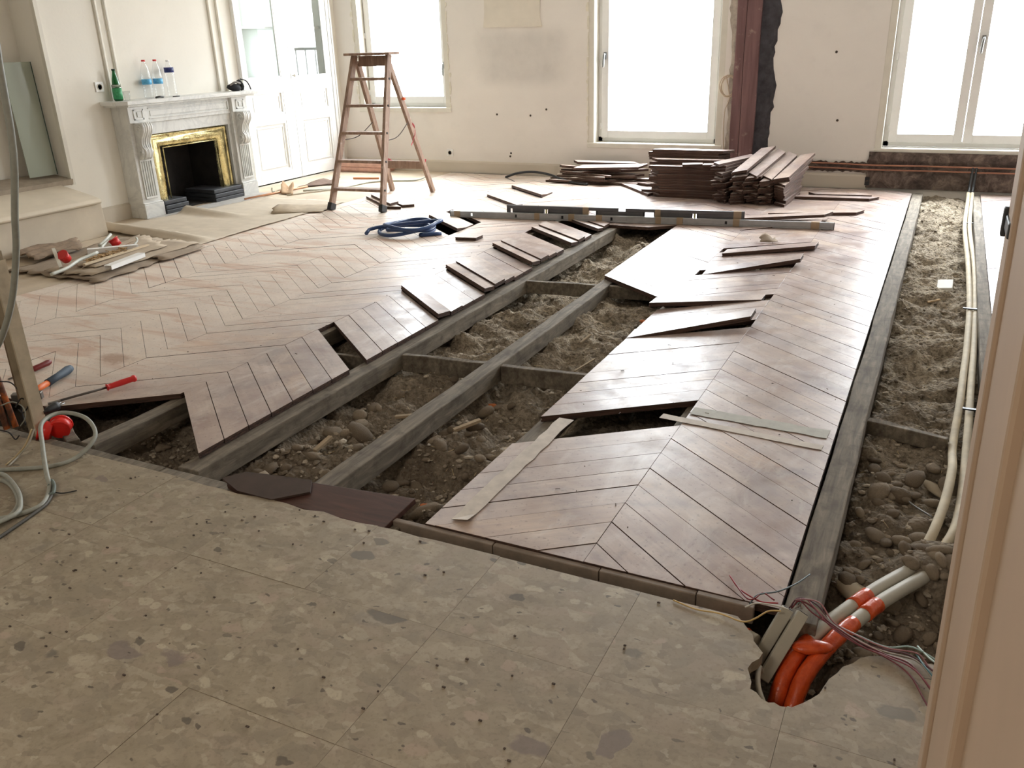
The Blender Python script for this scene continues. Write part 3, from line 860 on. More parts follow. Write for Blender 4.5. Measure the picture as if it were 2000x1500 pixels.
while cnt < 120:                       # cobbles at the near end of the pipe trench
    x = rs.uniform(-.10, .26); y = 1.98+abs(rs.gauss(0, .55)); r = rs.choice((.012, .016, .02, .024, .03))*rs.uniform(.8, 1.25)
    if y > 3.3: continue
    if any((x-a)**2+(y-b)**2 < (r+c)**2*.7 for a, b, c in placed): continue
    placed.append((x, y, r)); stone(x, y, r); cnt += 1
for k in range(20):                    # bigger lumps beside the bare joist and along the panel
    stone(*((rs.uniform(-1.74, -1.62), rs.uniform(2.2, 3.2)) if k % 2 else (rs.uniform(-2.25, -1.9), rs.uniform(2.1, 3.2))), rs.uniform(.02, .034), .15)
cnt = 0
while cnt < 110:                       # rubble in the open strip, mostly near the threshold
    x = rs.uniform(-2.28, -1.33); y = 1.99+abs(rs.gauss(0, .62)); r = rs.choice((.012, .015, .02, .026, .034))*rs.uniform(.8, 1.2)
    if y > 3.9 or abs(x+1.805) < .05: continue
    if any((x-a)**2+(y-b)**2 < (r+c)**2*.7 for a, b, c in placed): continue
    placed.append((x, y, r)); stone(x, y, r); cnt += 1
for k in range(26): 
    stone(rs.uniform(-3.05, -2.42), rs.uniform(2.0, 2.4), rs.uniform(.012, .03))
for k in range(26): 
    stone(rs.uniform(-2.25, -1.35), rs.uniform(3.9, 6.3), rs.uniform(.01, .022), .1)
small = [rock_mesh(100+i, .4, 0) for i in range(6)]
mb = MB()
def bit(x, y, r):
    V, F = small[rs.randrange(6)]; a = rs.uniform(0, 6.28); z = gz(x, y)+r*.3; ca, sa = math.cos(a)*r, math.sin(a)*r; fl_ = rs.uniform(.5, 1)
    mb.add([(x+v[0]*ca-v[1]*sa, y+v[0]*sa+v[1]*ca, z+v[2]*r*fl_) for v in V], F)
for k in range(5200):
    t = rs.random()
    if t < .5: x, y = rs.uniform(-2.29, -1.32), 1.98+4.6*rs.random()**2.1
    elif t < .85: x, y = rs.uniform(-.12, .27), 1.98+6.6*rs.random()**2.2
    else: x, y = rs.uniform(-3.1, -2.4), rs.uniform(1.98, 2.45)
    bit(x, y, rs.choice((.003, .004, .005, .006, .008, .011)))
for k in range(150): bit(*((rs.uniform(-2.28, -1.9), rs.uniform(1.99, 2.7)) if k % 2 else (rs.uniform(-1.74, -1.34), rs.uniform(1.99, 3.1))), rs.choice((.010, .014, .018)))
for k in range(160): bit(rs.uniform(-.26, .02), rs.uniform(1.6, 1.9), rs.choice((.004, .006, .009)))
o = mb.build('rubble', M_RUB, ground); o['kind'] = 'stuff'
# straw, laths and splinters strewn on the sand
mb = MB()
for k in range(700):
    if rs.random() < .6: x, y = rs.uniform(-2.28, -1.33), rs.uniform(2.0, 6.4)
    else: x, y = rs.uniform(-.12, .25), rs.uniform(2.0, 8.4)
    a = rs.uniform(0, PI); L = rs.choice((.015, .02, .03, .05)); z = gz(x, y)+.006; w = rs.choice((.0008, .0012, .002))
    d = np.array([math.cos(a), math.sin(a), rs.uniform(-.25, .3)])*L/2
    mb.bar((x, y, z)-d, (x, y, z)+d, w, w*.7)
o = mb.build('straw', plain('dry_straw', srgb(186,166,128), .9, var=.3, scale=30), ground); o['kind'] = 'stuff'
struct('floor_slab', MB().bx(WL-.3, XR, YF, WB, -.46, -.36), plain('rough_slab', srgb(110,100,88), .95))
struct('floor_boarding', MB().bx(WL, -5.15, 2.14, WB, -.16, 0), plain('old_lino', srgb(198,182,160), .75, var=.12, scale=5))
# ================================================================ fireplace
def marble():
    m = Mat('veined_white_marble', .32, 0, .5); P = m.pos()
    a = m.noise(P, 2.2, 8, .6, 2.2); b = m.noise(P, 9, 5, .6, .8)
    v = m.ramp(a, [(.44, 0), (.5, 1), (.56, 0)])
    c = m.mix(m.math('MULTIPLY', v, .24), srgb(222,222,218), srgb(150,152,154))
    c = m.mix(m.math('MULTIPLY', m.ramp(b, [(.5, 0), (.75, 1)]), .25), c, srgb(176,174,168))
    m.color(c); return m.m
M_MARB = marble()
FX = -6.42; FY0, FY1 = 5.50, 6.965
fire = empty('fireplace', (FX, 6.23, 0), 0, 'veined marble fireplace with scrolled brackets and polished brass surround', 'fireplace')
FO = Vector((FX, 6.23, 0))
def P(mb, name, mat, par=None, bev=.004, label=None):
    o = mb.build(name, mat, par or fire, bevel=bev)
    o.data.transform(Matrix.Translation(-FO))
    if label: o['label'] = label
    return o
mb = MB().prism([(WL, 5.40), (FX-.01, 5.40), (FX+.06, 5.47), (FX+.06, 7.10), (FX-.01, 7.14), (WL, 7.14)], .985, 1.018); mb.prism([(WL, 5.43), (FX+.035, 5.49), (FX+.035, 7.07), (WL, 7.10)], .968, .985)
P(mb, 'mantel_shelf', M_MARB)
for y0, y1 in ((5.50, 5.705), (6.765, 6.965)):
    leg = MB(); leg.bx(WL, FX-.012, y0, y1, 0, .968); L_ = P(leg, 'pilaster', M_MARB)
    mb = MB(); mb.bx(FX-.03, FX+.012, y0-.008, y1+.008, 0, .125); mb.bx(FX-.03, FX+.006, y0-.004, y1+.004, .125, .14); P(mb, 'plinth', M_MARB, L_)
    mb = MB(); mb.bx(FX-.03, FX+.012, y0-.004, y1+.004, .83, .968); P(mb, 'block', M_MARB, L_)
    c = (y0+y1)/2
    mb = MB()
    for a, b, z0, z1 in ((c-.055, c-.04, .855, .945), (c+.04, c+.055, .855, .945), (c-.055, c+.055, .855, .87), (c-.055, c+.055, .93, .945)): mb.bx(FX+.012, FX+.019, a, b, z0, z1)
    mb.box((FX+.016, c, .90), (.01, .035, .04)); P(mb, 'rosette', M_MARB, L_, .002)
    mb = MB()      # sunk flutes of the shaft: raised fillets
    for k in (-.062, -.038, -.012, .012, .038, .062): mb.bx(FX-.014, FX+.002, c+k-.005, c+k+.005, .19, .50)
    mb.bx(FX-.014, FX+.002, c-.067, c+.067, .17, .19); mb.bx(FX-.014, FX+.002, c-.067, c+.067, .50, .515)
    P(mb, 'fluting', M_MARB, L_, .003)
    # scrolled acanthus bracket
    prof = [(-.02, .83), (.075, .83), (.088, .80), (.085, .765), (.066, .735), (.044, .70), (.034, .66), (.040, .63), (.052, .60), (.054, .57), (.044, .545), (.026, .525), (.010, .515), (-.02, .515)]
    mb = MB(); mb.prism(prof, -(c+.058), -(c-.058), M=Matrix.Translation((FX, 0, 0)) @ Matrix(((1,0,0,0),(0,0,-1,0),(0,1,0,0),(0,0,0,1))))
    br = P(mb, 'bracket', M_MARB, L_, .008)
    mb = MB()
    for k in (-.045, -.023, 0, .023, .045):
        w = .013+.003*(k == 0)
        mb.tube([(FX+x+.004, c+k*(1-.35*(z < .62)), z) for x, z in prof[1:-2]], [w*.9, w, w, w, w*.8, w*.7, w*.6, w*.8, w, w, w*.8], 8)
    for s in (-1, 1):      # scroll eyes at the sides
        mb.tube(smooth_path([(FX+.045+.032*math.cos(t)*(1-t/12), c+s*.060, .775+.036*math.sin(t)*(1-t/12)) for t in np.linspace(0, 9, 16)], 2), .007, 6)
        mb.tube(smooth_path([(FX+.026+.022*math.cos(t)*(1-t/12), c+s*.060, .575+.026*math.sin(t)*(1-t/12)) for t in np.linspace(0, 9, 14)], 2), .006, 6)
    P(mb, 'acanthus_leaf', M_MARB, br, 0)
mb = MB(); mb.bx(WL, FX-.025, 5.70, 6.77, .82, .968); fz = P(mb, 'frieze', M_MARB)
mb = MB()
for a, b, z0, z1 in ((5.73, 5.745, .85, .945), (6.725, 6.74, .85, .945), (5.73, 6.74, .85, .862), (5.73, 6.74, .933, .945)): mb.bx(FX-.026, FX-.014, a, b, z0, z1)
mb.bx(FX-.026, FX-.016, 5.76, 6.71, .875, .92); P(mb, 'frieze_panel', M_MARB, fz, .003)
mb = MB(); mb.bx(WL, FX-.05, 5.70, 6.77, .715, .82); P(mb, 'lintel', M_MARB)
for y0, y1 in ((5.70, 5.735), (6.735, 6.77)): P(MB().bx(WL, FX-.055, y0, y1, 0, .715), 'inner_jamb', M_MARB)
M_BRASS = Mat('polished_brass', .16, 1.0); _n = M_BRASS.noise(M_BRASS.pos(), 26, 5, .7, 1.0); _s = M_BRASS.noise(M_BRASS.pos(), 7, 5, .6, .6)
M_BRASS.color(M_BRASS.mix(M_BRASS.ramp(_s, [(.5, 0), (.72, 1)]), srgb(204,190,140), srgb(108,96,64))); M_BRASS.rough(M_BRASS.ramp(_n, [(.35, .10), (.7, .38)])); M_BRASS.bump(_n, .12, .006); M_BRASS = M_BRASS.m
# convex brass frame: mitred sweep round the opening
mb = MB(); prof = [(0, -.03), (.012, -.004), (.03, .010), (.075, .018), (.11, .012), (.135, -.004), (.142, .002), (.158, .006), (.17, -.02)]   # (outwards, proud)
path = [(5.885, .02), (5.885, .585), (6.575, .585), (6.575, .02)]
rows = []
for (y, z), (oy, oz) in zip(path, ((-1, 0), (-1, 1), (1, 1), (1, 0))):
    rows.append([(FX-.09+p, y+o*oy*(.98 if oz else 1), z+o*oz*.76) for o, p in prof])
n = len(prof); V = [p for r in rows for p in r]
mb.add(V, [(i*n+k, i*n+k+1, (i+1)*n+k+1, (i+1)*n+k) for i in range(3) for k in range(n-1)], 0, True)
P(mb, 'brass_surround', M_BRASS, None, 0)
mb = MB(); mb.tube([(FX-.075, 5.885, .02), (FX-.075, 5.885, .585), (FX-.075, 6.575, .585), (FX-.075, 6.575, .02)], .007, 6); P(mb, 'brass_bead', M_BRASS, None, 0)
M_SOOT = plain('sooty_firebrick', srgb(40,36,34), .95, var=.4, scale=9, bump=.5)
mb = MB(); mb.bx(WL-.34, WL-.30, 5.82, 6.64, 0, .64); mb.bx(WL-.30, FX-.11, 5.82, 5.865, 0, .64); mb.bx(WL-.30, FX-.11, 6.595, 6.64, 0, .64); mb.bx(WL-.30, FX-.11, 5.82, 6.64, .60, .64); mb.bx(WL-.34, FX-.11, 5.82, 6.64, -.02, .012)
P(mb, 'firebox', M_SOOT, None, 0)
M_SLATE = plain('black_slate', srgb(62,64,68), .5, var=.2, scale=14)
for y0, y1, x1 in ((5.72, 5.99, FX+.02), (6.36, 6.75, FX+.01)):
    mb = MB()
    for k in range(3): mb.bx(WL-.2, x1-.010*(k == 2), y0, y1+(.008 if k == 1 else 0), .002+k*.042, .002+k*.042+.038)
    P(mb, 'hearth_block', M_SLATE, None, .006)
P(MB().bx(FX-.02, FX+.22, 5.48, 6.98, 0, .006), 'hearthstone', plain('dusty_hearthstone', srgb(176,172,166), .7, var=.12), None, .002)

# ---------------------------------------------------------------- things on the mantel
ZM = 1.018
M_GREEN = Mat('green_bottle_plastic', .12, 0, .5); M_GREEN.color(srgb(24,120,58)); M_GREEN.b.inputs['Transmission Weight'].default_value = .55; M_GREEN = M_GREEN.m
M_CLEAR = glass('clear_bottle_plastic', (.985,.99,.99), .05)
def bottle(x, y, h, r, body, label, lab=None, cap=None, capname='cap', neck=.30):
    e = empty('bottle', (x, y, ZM), 0, label, 'bottle')
    prof = [(r*.82, 0), (r, .012), (r, h*.08)]
    for k in range(6):
        z = h*(.1+.075*k); prof += [(r, z), (r*.965, z+h*.018), (r, z+h*.037)]
    prof += [(r, h*(1-neck-.12)), (r*.93, h*(1-neck-.02)), (r*.7, h*(1-neck*.62)), (r*.42, h*(1-neck*.30)), (r*.33, h*(1-neck*.18)), (r*.33, h*.965)]
    MB().lathe(prof, n=16).build('body', body, e)
    if lab:
        z0, z1, m = lab; MB().lathe([(r*1.015, h*z0), (r*1.015, h*z1)], n=16).build('paper_label', m, e)
    if cap is not None: MB().lathe([(r*.40, h*.955), (r*.40, h), (0, h)], n=12).build(capname, cap, e)
    return e
M_RED = plain('red_plastic', srgb(206,40,38), .4, var=.08)
M_CYAN = plain('light_blue_label', srgb(92,176,222), .5, var=.3, scale=30); M_NAVY = plain('navy_label', srgb(40,52,110), .5, var=.35, scale=40)
M_GLAB = plain('green_label', srgb(58,150,98), .5, var=.35, scale=40)
b = bottle(-6.535, 5.535, .262, .039, M_GREEN, 'green soda bottle with a dark green cap on the mantel', (.06, .40, M_GLAB), plain('dark_green_cap', srgb(20,46,30), .4), neck=.55)
bottle(-6.565, 5.90, .325, .042, M_CLEAR, 'clear water bottle with red cap beside the green bottle side of its twin', (.36, .50, M_CYAN), M_RED)['label'] = 'clear water bottle with red cap and pale blue label, closer to the green bottle'
bottle(-6.555, 6.02, .325, .042, M_CLEAR, 'clear water bottle with red cap and pale blue label, between two other clear bottles', (.36, .50, M_CYAN), M_RED)
bottle(-6.545, 6.16, .315, .042, M_CLEAR, 'clear water bottle with a navy blue label and white cap on the mantel', (.66, .80, M_NAVY), plain('white_cap', srgb(236,236,236), .4))
e = empty('cup', (-6.52, 5.615, ZM), 0, 'small clear plastic cup beside the green bottle on the mantel', 'cup')
MB().lathe([(.022, 0), (.03, .075), (.0285, .075), (.021, .004), (0, .004)], n=14).build('wall', M_CLEAR, e); MB().lathe([(.031, .072), (.033, .075), (.031, .078)], n=14).build('rim', M_CLEAR, e)
# small dark oddments
o = MB().tube(smooth_path([(0,0,.012), (.02,.03,.018), (.01,.07,.014), (-.01,.1,.012)], 4), [.008]*13, 7).build('folding_knife', M_BLACK, loc=(-6.415, 5.83, ZM-.004)); tag(o, 'small black folding knife on the mantel in front of the clear bottles', 'knife')
o = MB().tube([(0,0,.005), (.01,.07,.005)], .005, 6).build('pencil_stub', M_BLACK, loc=(-6.40, 6.02, ZM)); tag(o, 'short dark pencil stub on the mantel in front of the bottles', 'pencil')
# black bag slumped at the far end of the mantel
e = empty('bag', (-6.5, 6.93, ZM), 0, 'slumped black cloth tool pouch at the mantel end near the cupboard', 'bag')
M_CLOTH = plain('black_cloth', srgb(34,34,36), .9, var=.3, scale=30)
V, F = rock_mesh(31, .5, 1); MB().add([(v[0]*.06, v[1]*.10, v[2]*.055+.035) for v in V], F, 0, True).build('pouch', M_CLOTH, e)
V, F = rock_mesh(33, .6, 1); MB().add([(v[0]*.045+.01, v[1]*.06+.075, v[2]*.075+.05) for v in V], F, 0, True).build('flap', M_CLOTH, e)
MB().tube(smooth_path([(.03,.06,.11), (.05,.12,.09), (.06,.15,.04), (.05,.17,.012), (.03,.2,.008)], 5), .006, 6).build('strap', M_CLOTH, e)
MB().tube(smooth_path([(.02,-.08,.06), (.045,-.03,.085), (.04,.04,.07)], 5), .010, 6).build('handle', plain('grey_webbing', srgb(120,116,110), .8), e)

# ---------------------------------------------------------------- sockets
def socket(x, y, z, axis, label):
    e = empty('wall_socket', (x, y, z), 0 if axis == 'Y' else PI/2, label, 'socket')
    MB().bx(-.041, .041, -.012, 0, -.041, .041).build('plate', M_PVC, e, bevel=.004)
    M = Matrix.Rotation(PI/2, 3, 'X')
    MB().lathe([(.027, .012), (.027, .0165), (.022, .0165), (.02, .006), (0, .006)], n=18, M=M).build('recess', M_OFFW, e)
    mb = MB()
    for k in (-.0095, .0095): mb.lathe([(.0035, .0062), (0, .0065)], (k, 0, 0), 8, M=M)
    mb.lathe([(.003, .006), (.003, .014), (0, .015)], (0, 0, .012), 8, M=M); mb.build('contact', M_BLACK, e)
socket(-5.155, WB, .222, 'Y', 'white wall socket low on the window wall above the baseboard')
socket(WL, 5.425, 1.14, 'X', 'white wall socket beside the mantel, level with the green bottle')

# ---------------------------------------------------------------- the built-in glazed cupboard
CB = Vector((WL, 7.93, 0))
cup = empty('cupboard', CB, 0, 'white built-in wall cupboard with two glazed panelled doors beside the fireplace', 'cupboard')
def C(mb, name, mat, par=None, bev=.003, label=None):
    o = mb.build(name, mat, par or cup, bevel=bev); o.data.transform(Matrix.Translation(-CB))
    if label: o['label'] = label
    return o
mb = MB(); mb.bx(WL-.36, WL-.34, 7.17, 8.66, 0, 2.7); mb.bx(WL-.36, WL-.0, 7.17, 7.185, 0, 2.7); mb.bx(WL-.36, WL-.0, 8.645, 8.66, 0, 2.7); mb.bx(WL-.36, WL, 7.17, 8.66, 0, .02); mb.bx(WL-.36, WL, 7.17, 8.66, 2.68, 2.7)
C(mb, 'carcass', M_WHITE, None, 0)
for z in (.8, 1.60, 2.2): C(MB().bx(WL-.34, WL-.05, 7.185, 8.645, z, z+.022), 'shelf', M_WHITE)
mb = MB(); mb.bx(WL-.02, WL+.03, 7.145, 7.17, 0, 2.78); mb.bx(WL-.02, WL+.03, 8.655, 8.74, 0, 2.78); mb.bx(WL-.02, WL+.03, 7.145, 8.74, 2.70, 2.78); mb.bx(WL+.03, WL+.036, 7.15, 7.162, 0, 2.78); mb.bx(WL+.03, WL+.04, 8.70, 8.72, 0, 2.78)
C(mb, 'frame', M_WHITE)
def door(y0, y1, g0, g1, zg, pane):
    X0, X1 = WL-.015, WL+.02
    mb = MB(); mb.bx(X0, X1, y0, g0, .015, 2.69); mb.bx(X0, X1, g1, y1, .015, 2.69); mb.bx(X0, X1, g0, g1, .015, .13); mb.bx(X0, X1, g0, g1, .66, .73); mb.bx(X0, X1, g0, g1, .98, zg); mb.bx(X0, X1, g0, g1, 2.58, 2.69)
    d = C(mb, 'door', M_WHITE)
    for z0, z1 in ((.13, .66), (.73, .98)):
        C(MB().bx(X0, X1-.02, g0, g1, z0, z1), 'panel', M_WHITE, d)
        mb = MB()
        for a, b, c, e_ in ((g0, g0+.025, z0, z1), (g1-.025, g1, z0, z1), (g0+.025, g1-.025, z0, z0+.025), (g0+.025, g1-.025, z1-.025, z1)): mb.bx(X1-.022, X1-.004, a, b, c, e_)
        mb2 = mb
        for a, b, c, e_ in ((g0+.05, g0+.06, z0+.05, z1-.05), (g1-.06, g1-.05, z0+.05, z1-.05), (g0+.06, g1-.06, z0+.05, z0+.06), (g0+.06, g1-.06, z1-.06, z1-.05)): mb2.bx(X1-.022, X1-.012, a, b, c, e_)
        C(mb2, 'moulding', M_WHITE, d, .002)
    C(MB().bx(WL-.001, WL+.004, g0-.008, g1+.008, zg-.008, 2.59), 'pane', pane, d, 0)
    mb = MB()
    for a, b, c, e_ in ((g0, g0+.012, zg, 2.58), (g1-.012, g1, zg, 2.58), (g0, g1, zg, zg+.012)): mb.bx(WL+.004, WL+.016, a, b, c, e_)
    C(mb, 'glazing_bead', M_WHITE, d, .002)
    return d
M_CUPG = glass('cupboard_glass', (.95,.97,.96), .12); M_CUPG2 = glass('cupboard_glass_clean', (.95,.98,.96), .01)
d1 = door(7.178, 7.925, 7.245, 7.765, 1.115, M_CUPG2)
d2 = door(7.932, 8.65, 8.03, 8.57, 1.105, M_CUPG)
C(MB().lathe([(.006, 0), (.006, .02), (.016, .026), (.016, .038), (0, .044)], (WL+.02, 7.955, 1.12), 10, M=Matrix.Rotation(PI/2, 3, 'Y')), 'knob', M_OFFW, d2, 0)
mb = MB(); mb.bx(WL, WL+.02, 7.16, WB, 0, .03); struct('baseboard_left', mb, M_OFFW)

# ---------------------------------------------------------------- bench under the niche and the sheet of glass in it
BN = Vector((-6.17, 3.5, 0))
bench = empty('window_bench', BN, 0, 'low dusty boarded bench under the wall niche with an overhanging top', 'bench')
MY = Matrix(((1,0,0,0),(0,0,-1,0),(0,1,0,0),(0,0,0,1)))
mb = MB().prism([(-6.20, 0), (-6.165, 0), (-6.185, .262), (-6.20, .262)], -4.865, -2.2, M=MY); mb.bx(-6.6, -6.19, 4.83, 4.862, 0, .262)
mb.v = [tuple(Vector(p)-BN) for p in mb.v]; mb.build('front_board', plain('dusty_bench_paint', srgb(202,190,170), .75, var=.08, scale=4), bench, bevel=.003)
mb = MB().prism([(-6.62, .345), (-6.20, .268), (-6.155, .266), (-6.145, .282), (-6.165, .305), (-6.23, .325), (-6.62, .40)], -4.85, -2.2, M=MY)
mb.v = [tuple(Vector(p)-BN) for p in mb.v]; mb.build('top_board', plain('dusty_bench_top', srgb(212,200,180), .7, var=.10, scale=3), bench, bevel=.006)
M_GSHEET = Mat('green_tinted_glass', .12, 0, .6); M_GSHEET.color(srgb(178,186,170)); M_GSHEET.b.inputs['Transmission Weight'].default_value = .25; M_GSHEET = M_GSHEET.m
e = empty('glass_sheet', (-6.75, 4.82, .47), 0, 'tall sheet of greenish glass standing in the wall niche', 'glass')
A = [(-6.75, 4.70, .47), (-6.75, 4.935, .47), (-6.75, 5.055, 1.362), (-6.75, 4.825, 1.362)]
A = [(-6.75, 4.69, .47), (-6.72, 4.925, .47), (-6.77, 5.06-.12, 1.362), (-6.79, 4.70, 1.362)]
V = [(p[0]+6.75, p[1]-4.82, p[2]-.47) for p in A]; V += [(p[0]-.006, p[1], p[2]) for p in V]
MB().add(V, [(0,1,2,3),(7,6,5,4),(0,4,5,1),(1,5,6,2),(2,6,7,3),(3,7,4,0)]).build('sheet', M_GSHEET, e)
MB().bar(V[1], V[2], .006, .012).build('polished_edge', plain('dark_green_glass_edge', srgb(40,66,56), .2), e)
# balcony rail outside, mirrored in the cupboard door
e = empty('balcony_railing', (-5.3, 9.75, 0)); e['kind'] = 'structure'
M_IRON = plain('black_iron', srgb(40,40,42), .5)
MB().bx(-.30, .24, -.02, .02, 1.37, 1.405).build('handrail', M_IRON, e, bevel=.004)
for k in range(4):
    x = -.27+.16*k; MB().lathe([(.010, .2), (.010, .68), (.022, .72), (.010, .76), (.010, 1.02), (.022, 1.05), (.010, 1.08), (.010, 1.37)], (x, 0, 0), 8).build('baluster', M_IRON, e)
MB().bx(-.30, .24, -.02, .02, .18, .21).build('bottom_rail', M_IRON, e)
MB().bx(-.30, .75, -.61, .06, .10, .18).build('balcony_slab', plain('stone_slab', srgb(170,166,158), .9), e)

# ---------------------------------------------------------------- the old painted timber post in the window wall
def post_mat():
    m = Mat('oxblood_painted_timber', .55, 0, .4); g = m.noise(m.mapping(m.pos(), (20, 20, 1.5)), 1, 6, .6, .5); d = m.noise(m.pos(), 12, 6, .65)
    c = m.ramp(g, [(.3, srgb(98,70,70)), (.6, srgb(122,92,91)), (.8, srgb(138,110,108))])
    c = m.mix(m.math('MULTIPLY', m.ramp(d, [(.62, 0), (.74, 1)]), .6), c, srgb(176,160,150)); m.color(c); m.bump(g, .4, .01); return m.m
e = empty('timber_post', (-1.81, WB, 0), 0, 'old dark red painted timber post standing against the window wall', 'post')
mb = MB(); n = 12
def wav(x, z, a=.006): return x+a*math.sin(z*5+x*40)
for x0, x1, d in ((-.125, -.035, .055), (-.032, .105, .06)):
    V = []
    for i in range(n+1):
        z = -.0+ZC*i/n
        V += [(wav(x0, z, .003), -.001, z), (wav(x0, z, .003), -d, z), (wav(x1, z, .003), -d, z), (wav(x1, z, .003), -.001, z)]
    mb.add(V, [(i*4+k, i*4+(k+1) % 4, (i+1)*4+(k+1) % 4, (i+1)*4+k) for i in range(n) for k in range(4)]+[(3,2,1,0)])
mb.build('post', post_mat(), e, bevel=.006)
mb = MB(); V = []; nz = 60
for i in range(nz+1):
    z = ZC*i/nz; w = .255+.018*math.sin(z*9)+random.uniform(-.012, .012)
    V += [(.105, -.03, z), (.165, -.012+random.uniform(-.006, .004), z), (w-.03, -.02+random.uniform(-.01,.006), z), (w, -.002, z)]
mb.add(V, [(i*4+k, i*4+k+1, (i+1)*4+k+1, (i+1)*4+k) for i in range(nz) for k in range(3)])
mb.build('rough_joint', plain('dark_raw_joint', srgb(64,62,66), .95, var=.45, scale=14, bump=.8), e)
mb = MB(); V = []
for i in range(nz+1):
    z = ZC*i/nz; w = -.16-.02*random.random()-(.015 if z > 1.5 else 0)-.02*max(0, math.sin(z*4+1))
    V += [(w, -.002, z), (-.14, -.014-random.uniform(0, .008), z), (-.122, -.02, z)]
mb.add(V, [(i*3+k, i*3+k+1, (i+1)*3+k+1, (i+1)*3+k) for i in range(nz) for k in range(2)])
mb.build('plaster_edge', plain('grey_raw_plaster', srgb(168,158,146), .95, var=.3, scale=16, bump=.6), e)
# bundle of thin cable hanging beside it
pts = []
for t in np.linspace(0, 6.28*3.2, 60): pts.append((-1.98+.075*math.cos(t+.6)+.01*math.sin(t*.3), WB-.03-.004*(t/6.28), .93+.095*math.sin(t+.6)+.008*math.cos(t*.4)))
pts = [(-1.93, WB-.05, 1.02)]+pts+[(-1.96, WB-.03, .82), (-2.0, WB-.03, .72), (-2.005, WB-.025, .5), (-1.985, WB-.025, .3), (-1.95, WB-.03, .16)]
p = MB().tube(smooth_path(pts, 2), .0055, 6).build('cable', plain('beige_cable', srgb(190,172,150), .6), origin=pts[0]); tag(p, 'thin beige cable coiled and hanging beside the red timber post', 'cable')
# ================================================================ helpers that read a floor position off the survey of the photograph
_RM = _R
def ray_(px, py):
    return _RM.T @ np.array([px-1000.0, 750.0-py, -FPX])
def F(px, py, z=0.0):
    d = ray_(px, py); t = (z-CAM_H)/d[2]; return (float(d[0]*t), float(d[1]*t), z)
def sheet(name, corners, mat, n=14, m=10, zf=None, edge=.02, thick=.003, seed=1, loc=None, parent=None):
    """a flat flexible sheet with uneven edges; zf(u, v) is its height"""
    r = np.random.default_rng(seed); c = [np.array(p[:2], float) for p in corners]; V = []
    eu = r.uniform(-edge, edge, (2, n+1)); ev = r.uniform(-edge, edge, (2, m+1))
    for j in range(m+1):
        for i in range(n+1):
            u, v = i/n, j/m
            uu = u+(ev[0, j]*(1-u)**3+ev[1, j]*u**3); vv = v+(eu[0, i]*(1-v)**3+eu[1, i]*v**3)
            p = c[0]*(1-uu)*(1-vv)+c[1]*uu*(1-vv)+c[2]*uu*vv+c[3]*(1-uu)*vv
            V.append((p[0], p[1], (zf(u, v) if zf else .004)+r.uniform(0, .003)))
    Fc = [(j*(n+1)+i, j*(n+1)+i+1, (j+1)*(n+1)+i+1, (j+1)*(n+1)+i) for j in range(m) for i in range(n)]
    o3 = V[0] if loc is None else loc
    mb = MB().add(V, Fc, 0, True); o = mb.build(name, mat, parent, origin=(o3[0], o3[1], 0))
    s = o.modifiers.new('solid', 'SOLIDIFY'); s.thickness = thick; s.offset = 1
    return o

# ================================================================ step ladder
lad = empty('step_ladder', (-4.755, 6.40, 0), .075, 'old paint-spattered wooden step ladder standing open on the parquet', 'ladder')
def lad_wood():
    m = Mat('weathered_ladder_wood', .7); g = m.noise(m.mapping(m.coords(), (14, 14, 2)), 2, 5, .6, .4); d = m.noise(m.coords(), 30, 5, .6)
    c = m.ramp(g, [(.3, srgb(122,98,84)), (.6, srgb(158,132,114)), (.8, srgb(184,160,142))]); c = m.mix(m.math('MULTIPLY', m.ramp(d, [(.6, 0), (.72, 1)]), .5), c, srgb(200,188,174))
    m.color(c); return m.m
M_LAD = lad_wood()
HT = 1.325
def fr(z, s): return Vector((s*(.272-.095*z/HT), .50*z/HT, z))          # front stile line
def bk(z, s): return Vector((s*(.235-.075*z/1.25)-.02, 1.13-.58*z/1.25, z))
for s in (-1, 1):
    MB().bar(fr(.03, s), fr(HT, s), .028, .075, up=(0, -.35, .0) if False else (0, 1, 0)).build('stile', M_LAD, lad, bevel=.003)
    mb = MB(); mb.bar(fr(.0, s), fr(.062, s), .042, .088, up=(0, 1, 0)); mb.build('rubber_foot', M_BLACK, lad, bevel=.006)
    MB().bar(bk(0, s), bk(1.26, s), .032, .058, up=(0, 1, 0)).build('rear_leg', M_LAD, lad, bevel=.003)
for z in (.185, .425, .665, .895, 1.12):
    a, b = fr(z, -1), fr(z, 1); MB().box(((a.x+b.x)/2, a.y+.006, z), (b.x-a.x-.026, .092, .024)).build('step', M_LAD, lad, bevel=.003)
    for s in (-1, 1):
        p = fr(z, s); MB().lathe([(.010, 0), (.010, .006), (0, .008)], (p.x+s*.014, p.y, z), 8, M=Matrix.Rotation(s*PI/2, 3, 'Y')).build('bolt', M_DMETAL, lad)
MB().bx(-.235, .235, .40, .60, HT-.005, HT+.017).build('top_board', M_LAD, lad, bevel=.004)
MB().bx(-.16, .16, .53, .56, HT-.10, HT-.01).build('top_brace', M_LAD, lad, bevel=.003)
a, b = bk(.285, -1), bk(.285, 1); MB().box(((a.x+b.x)/2, a.y-.01, .285), (b.x-a.x+.03, .022, .075)).build('rear_brace', M_LAD, lad, bevel=.003)
for s in (-1, 1):
    p, q = fr(.60, s), bk(.72, s); mid = (p+q)/2-Vector((0, 0, .05))
    MB().tube(smooth_path([p, mid, q], 5), .004, 6).build('cord', plain('dark_cord', srgb(70,62,58), .8), lad)
M_PINK = plain('pink_plastic_tape', srgb(214,92,108), .4, var=.1)
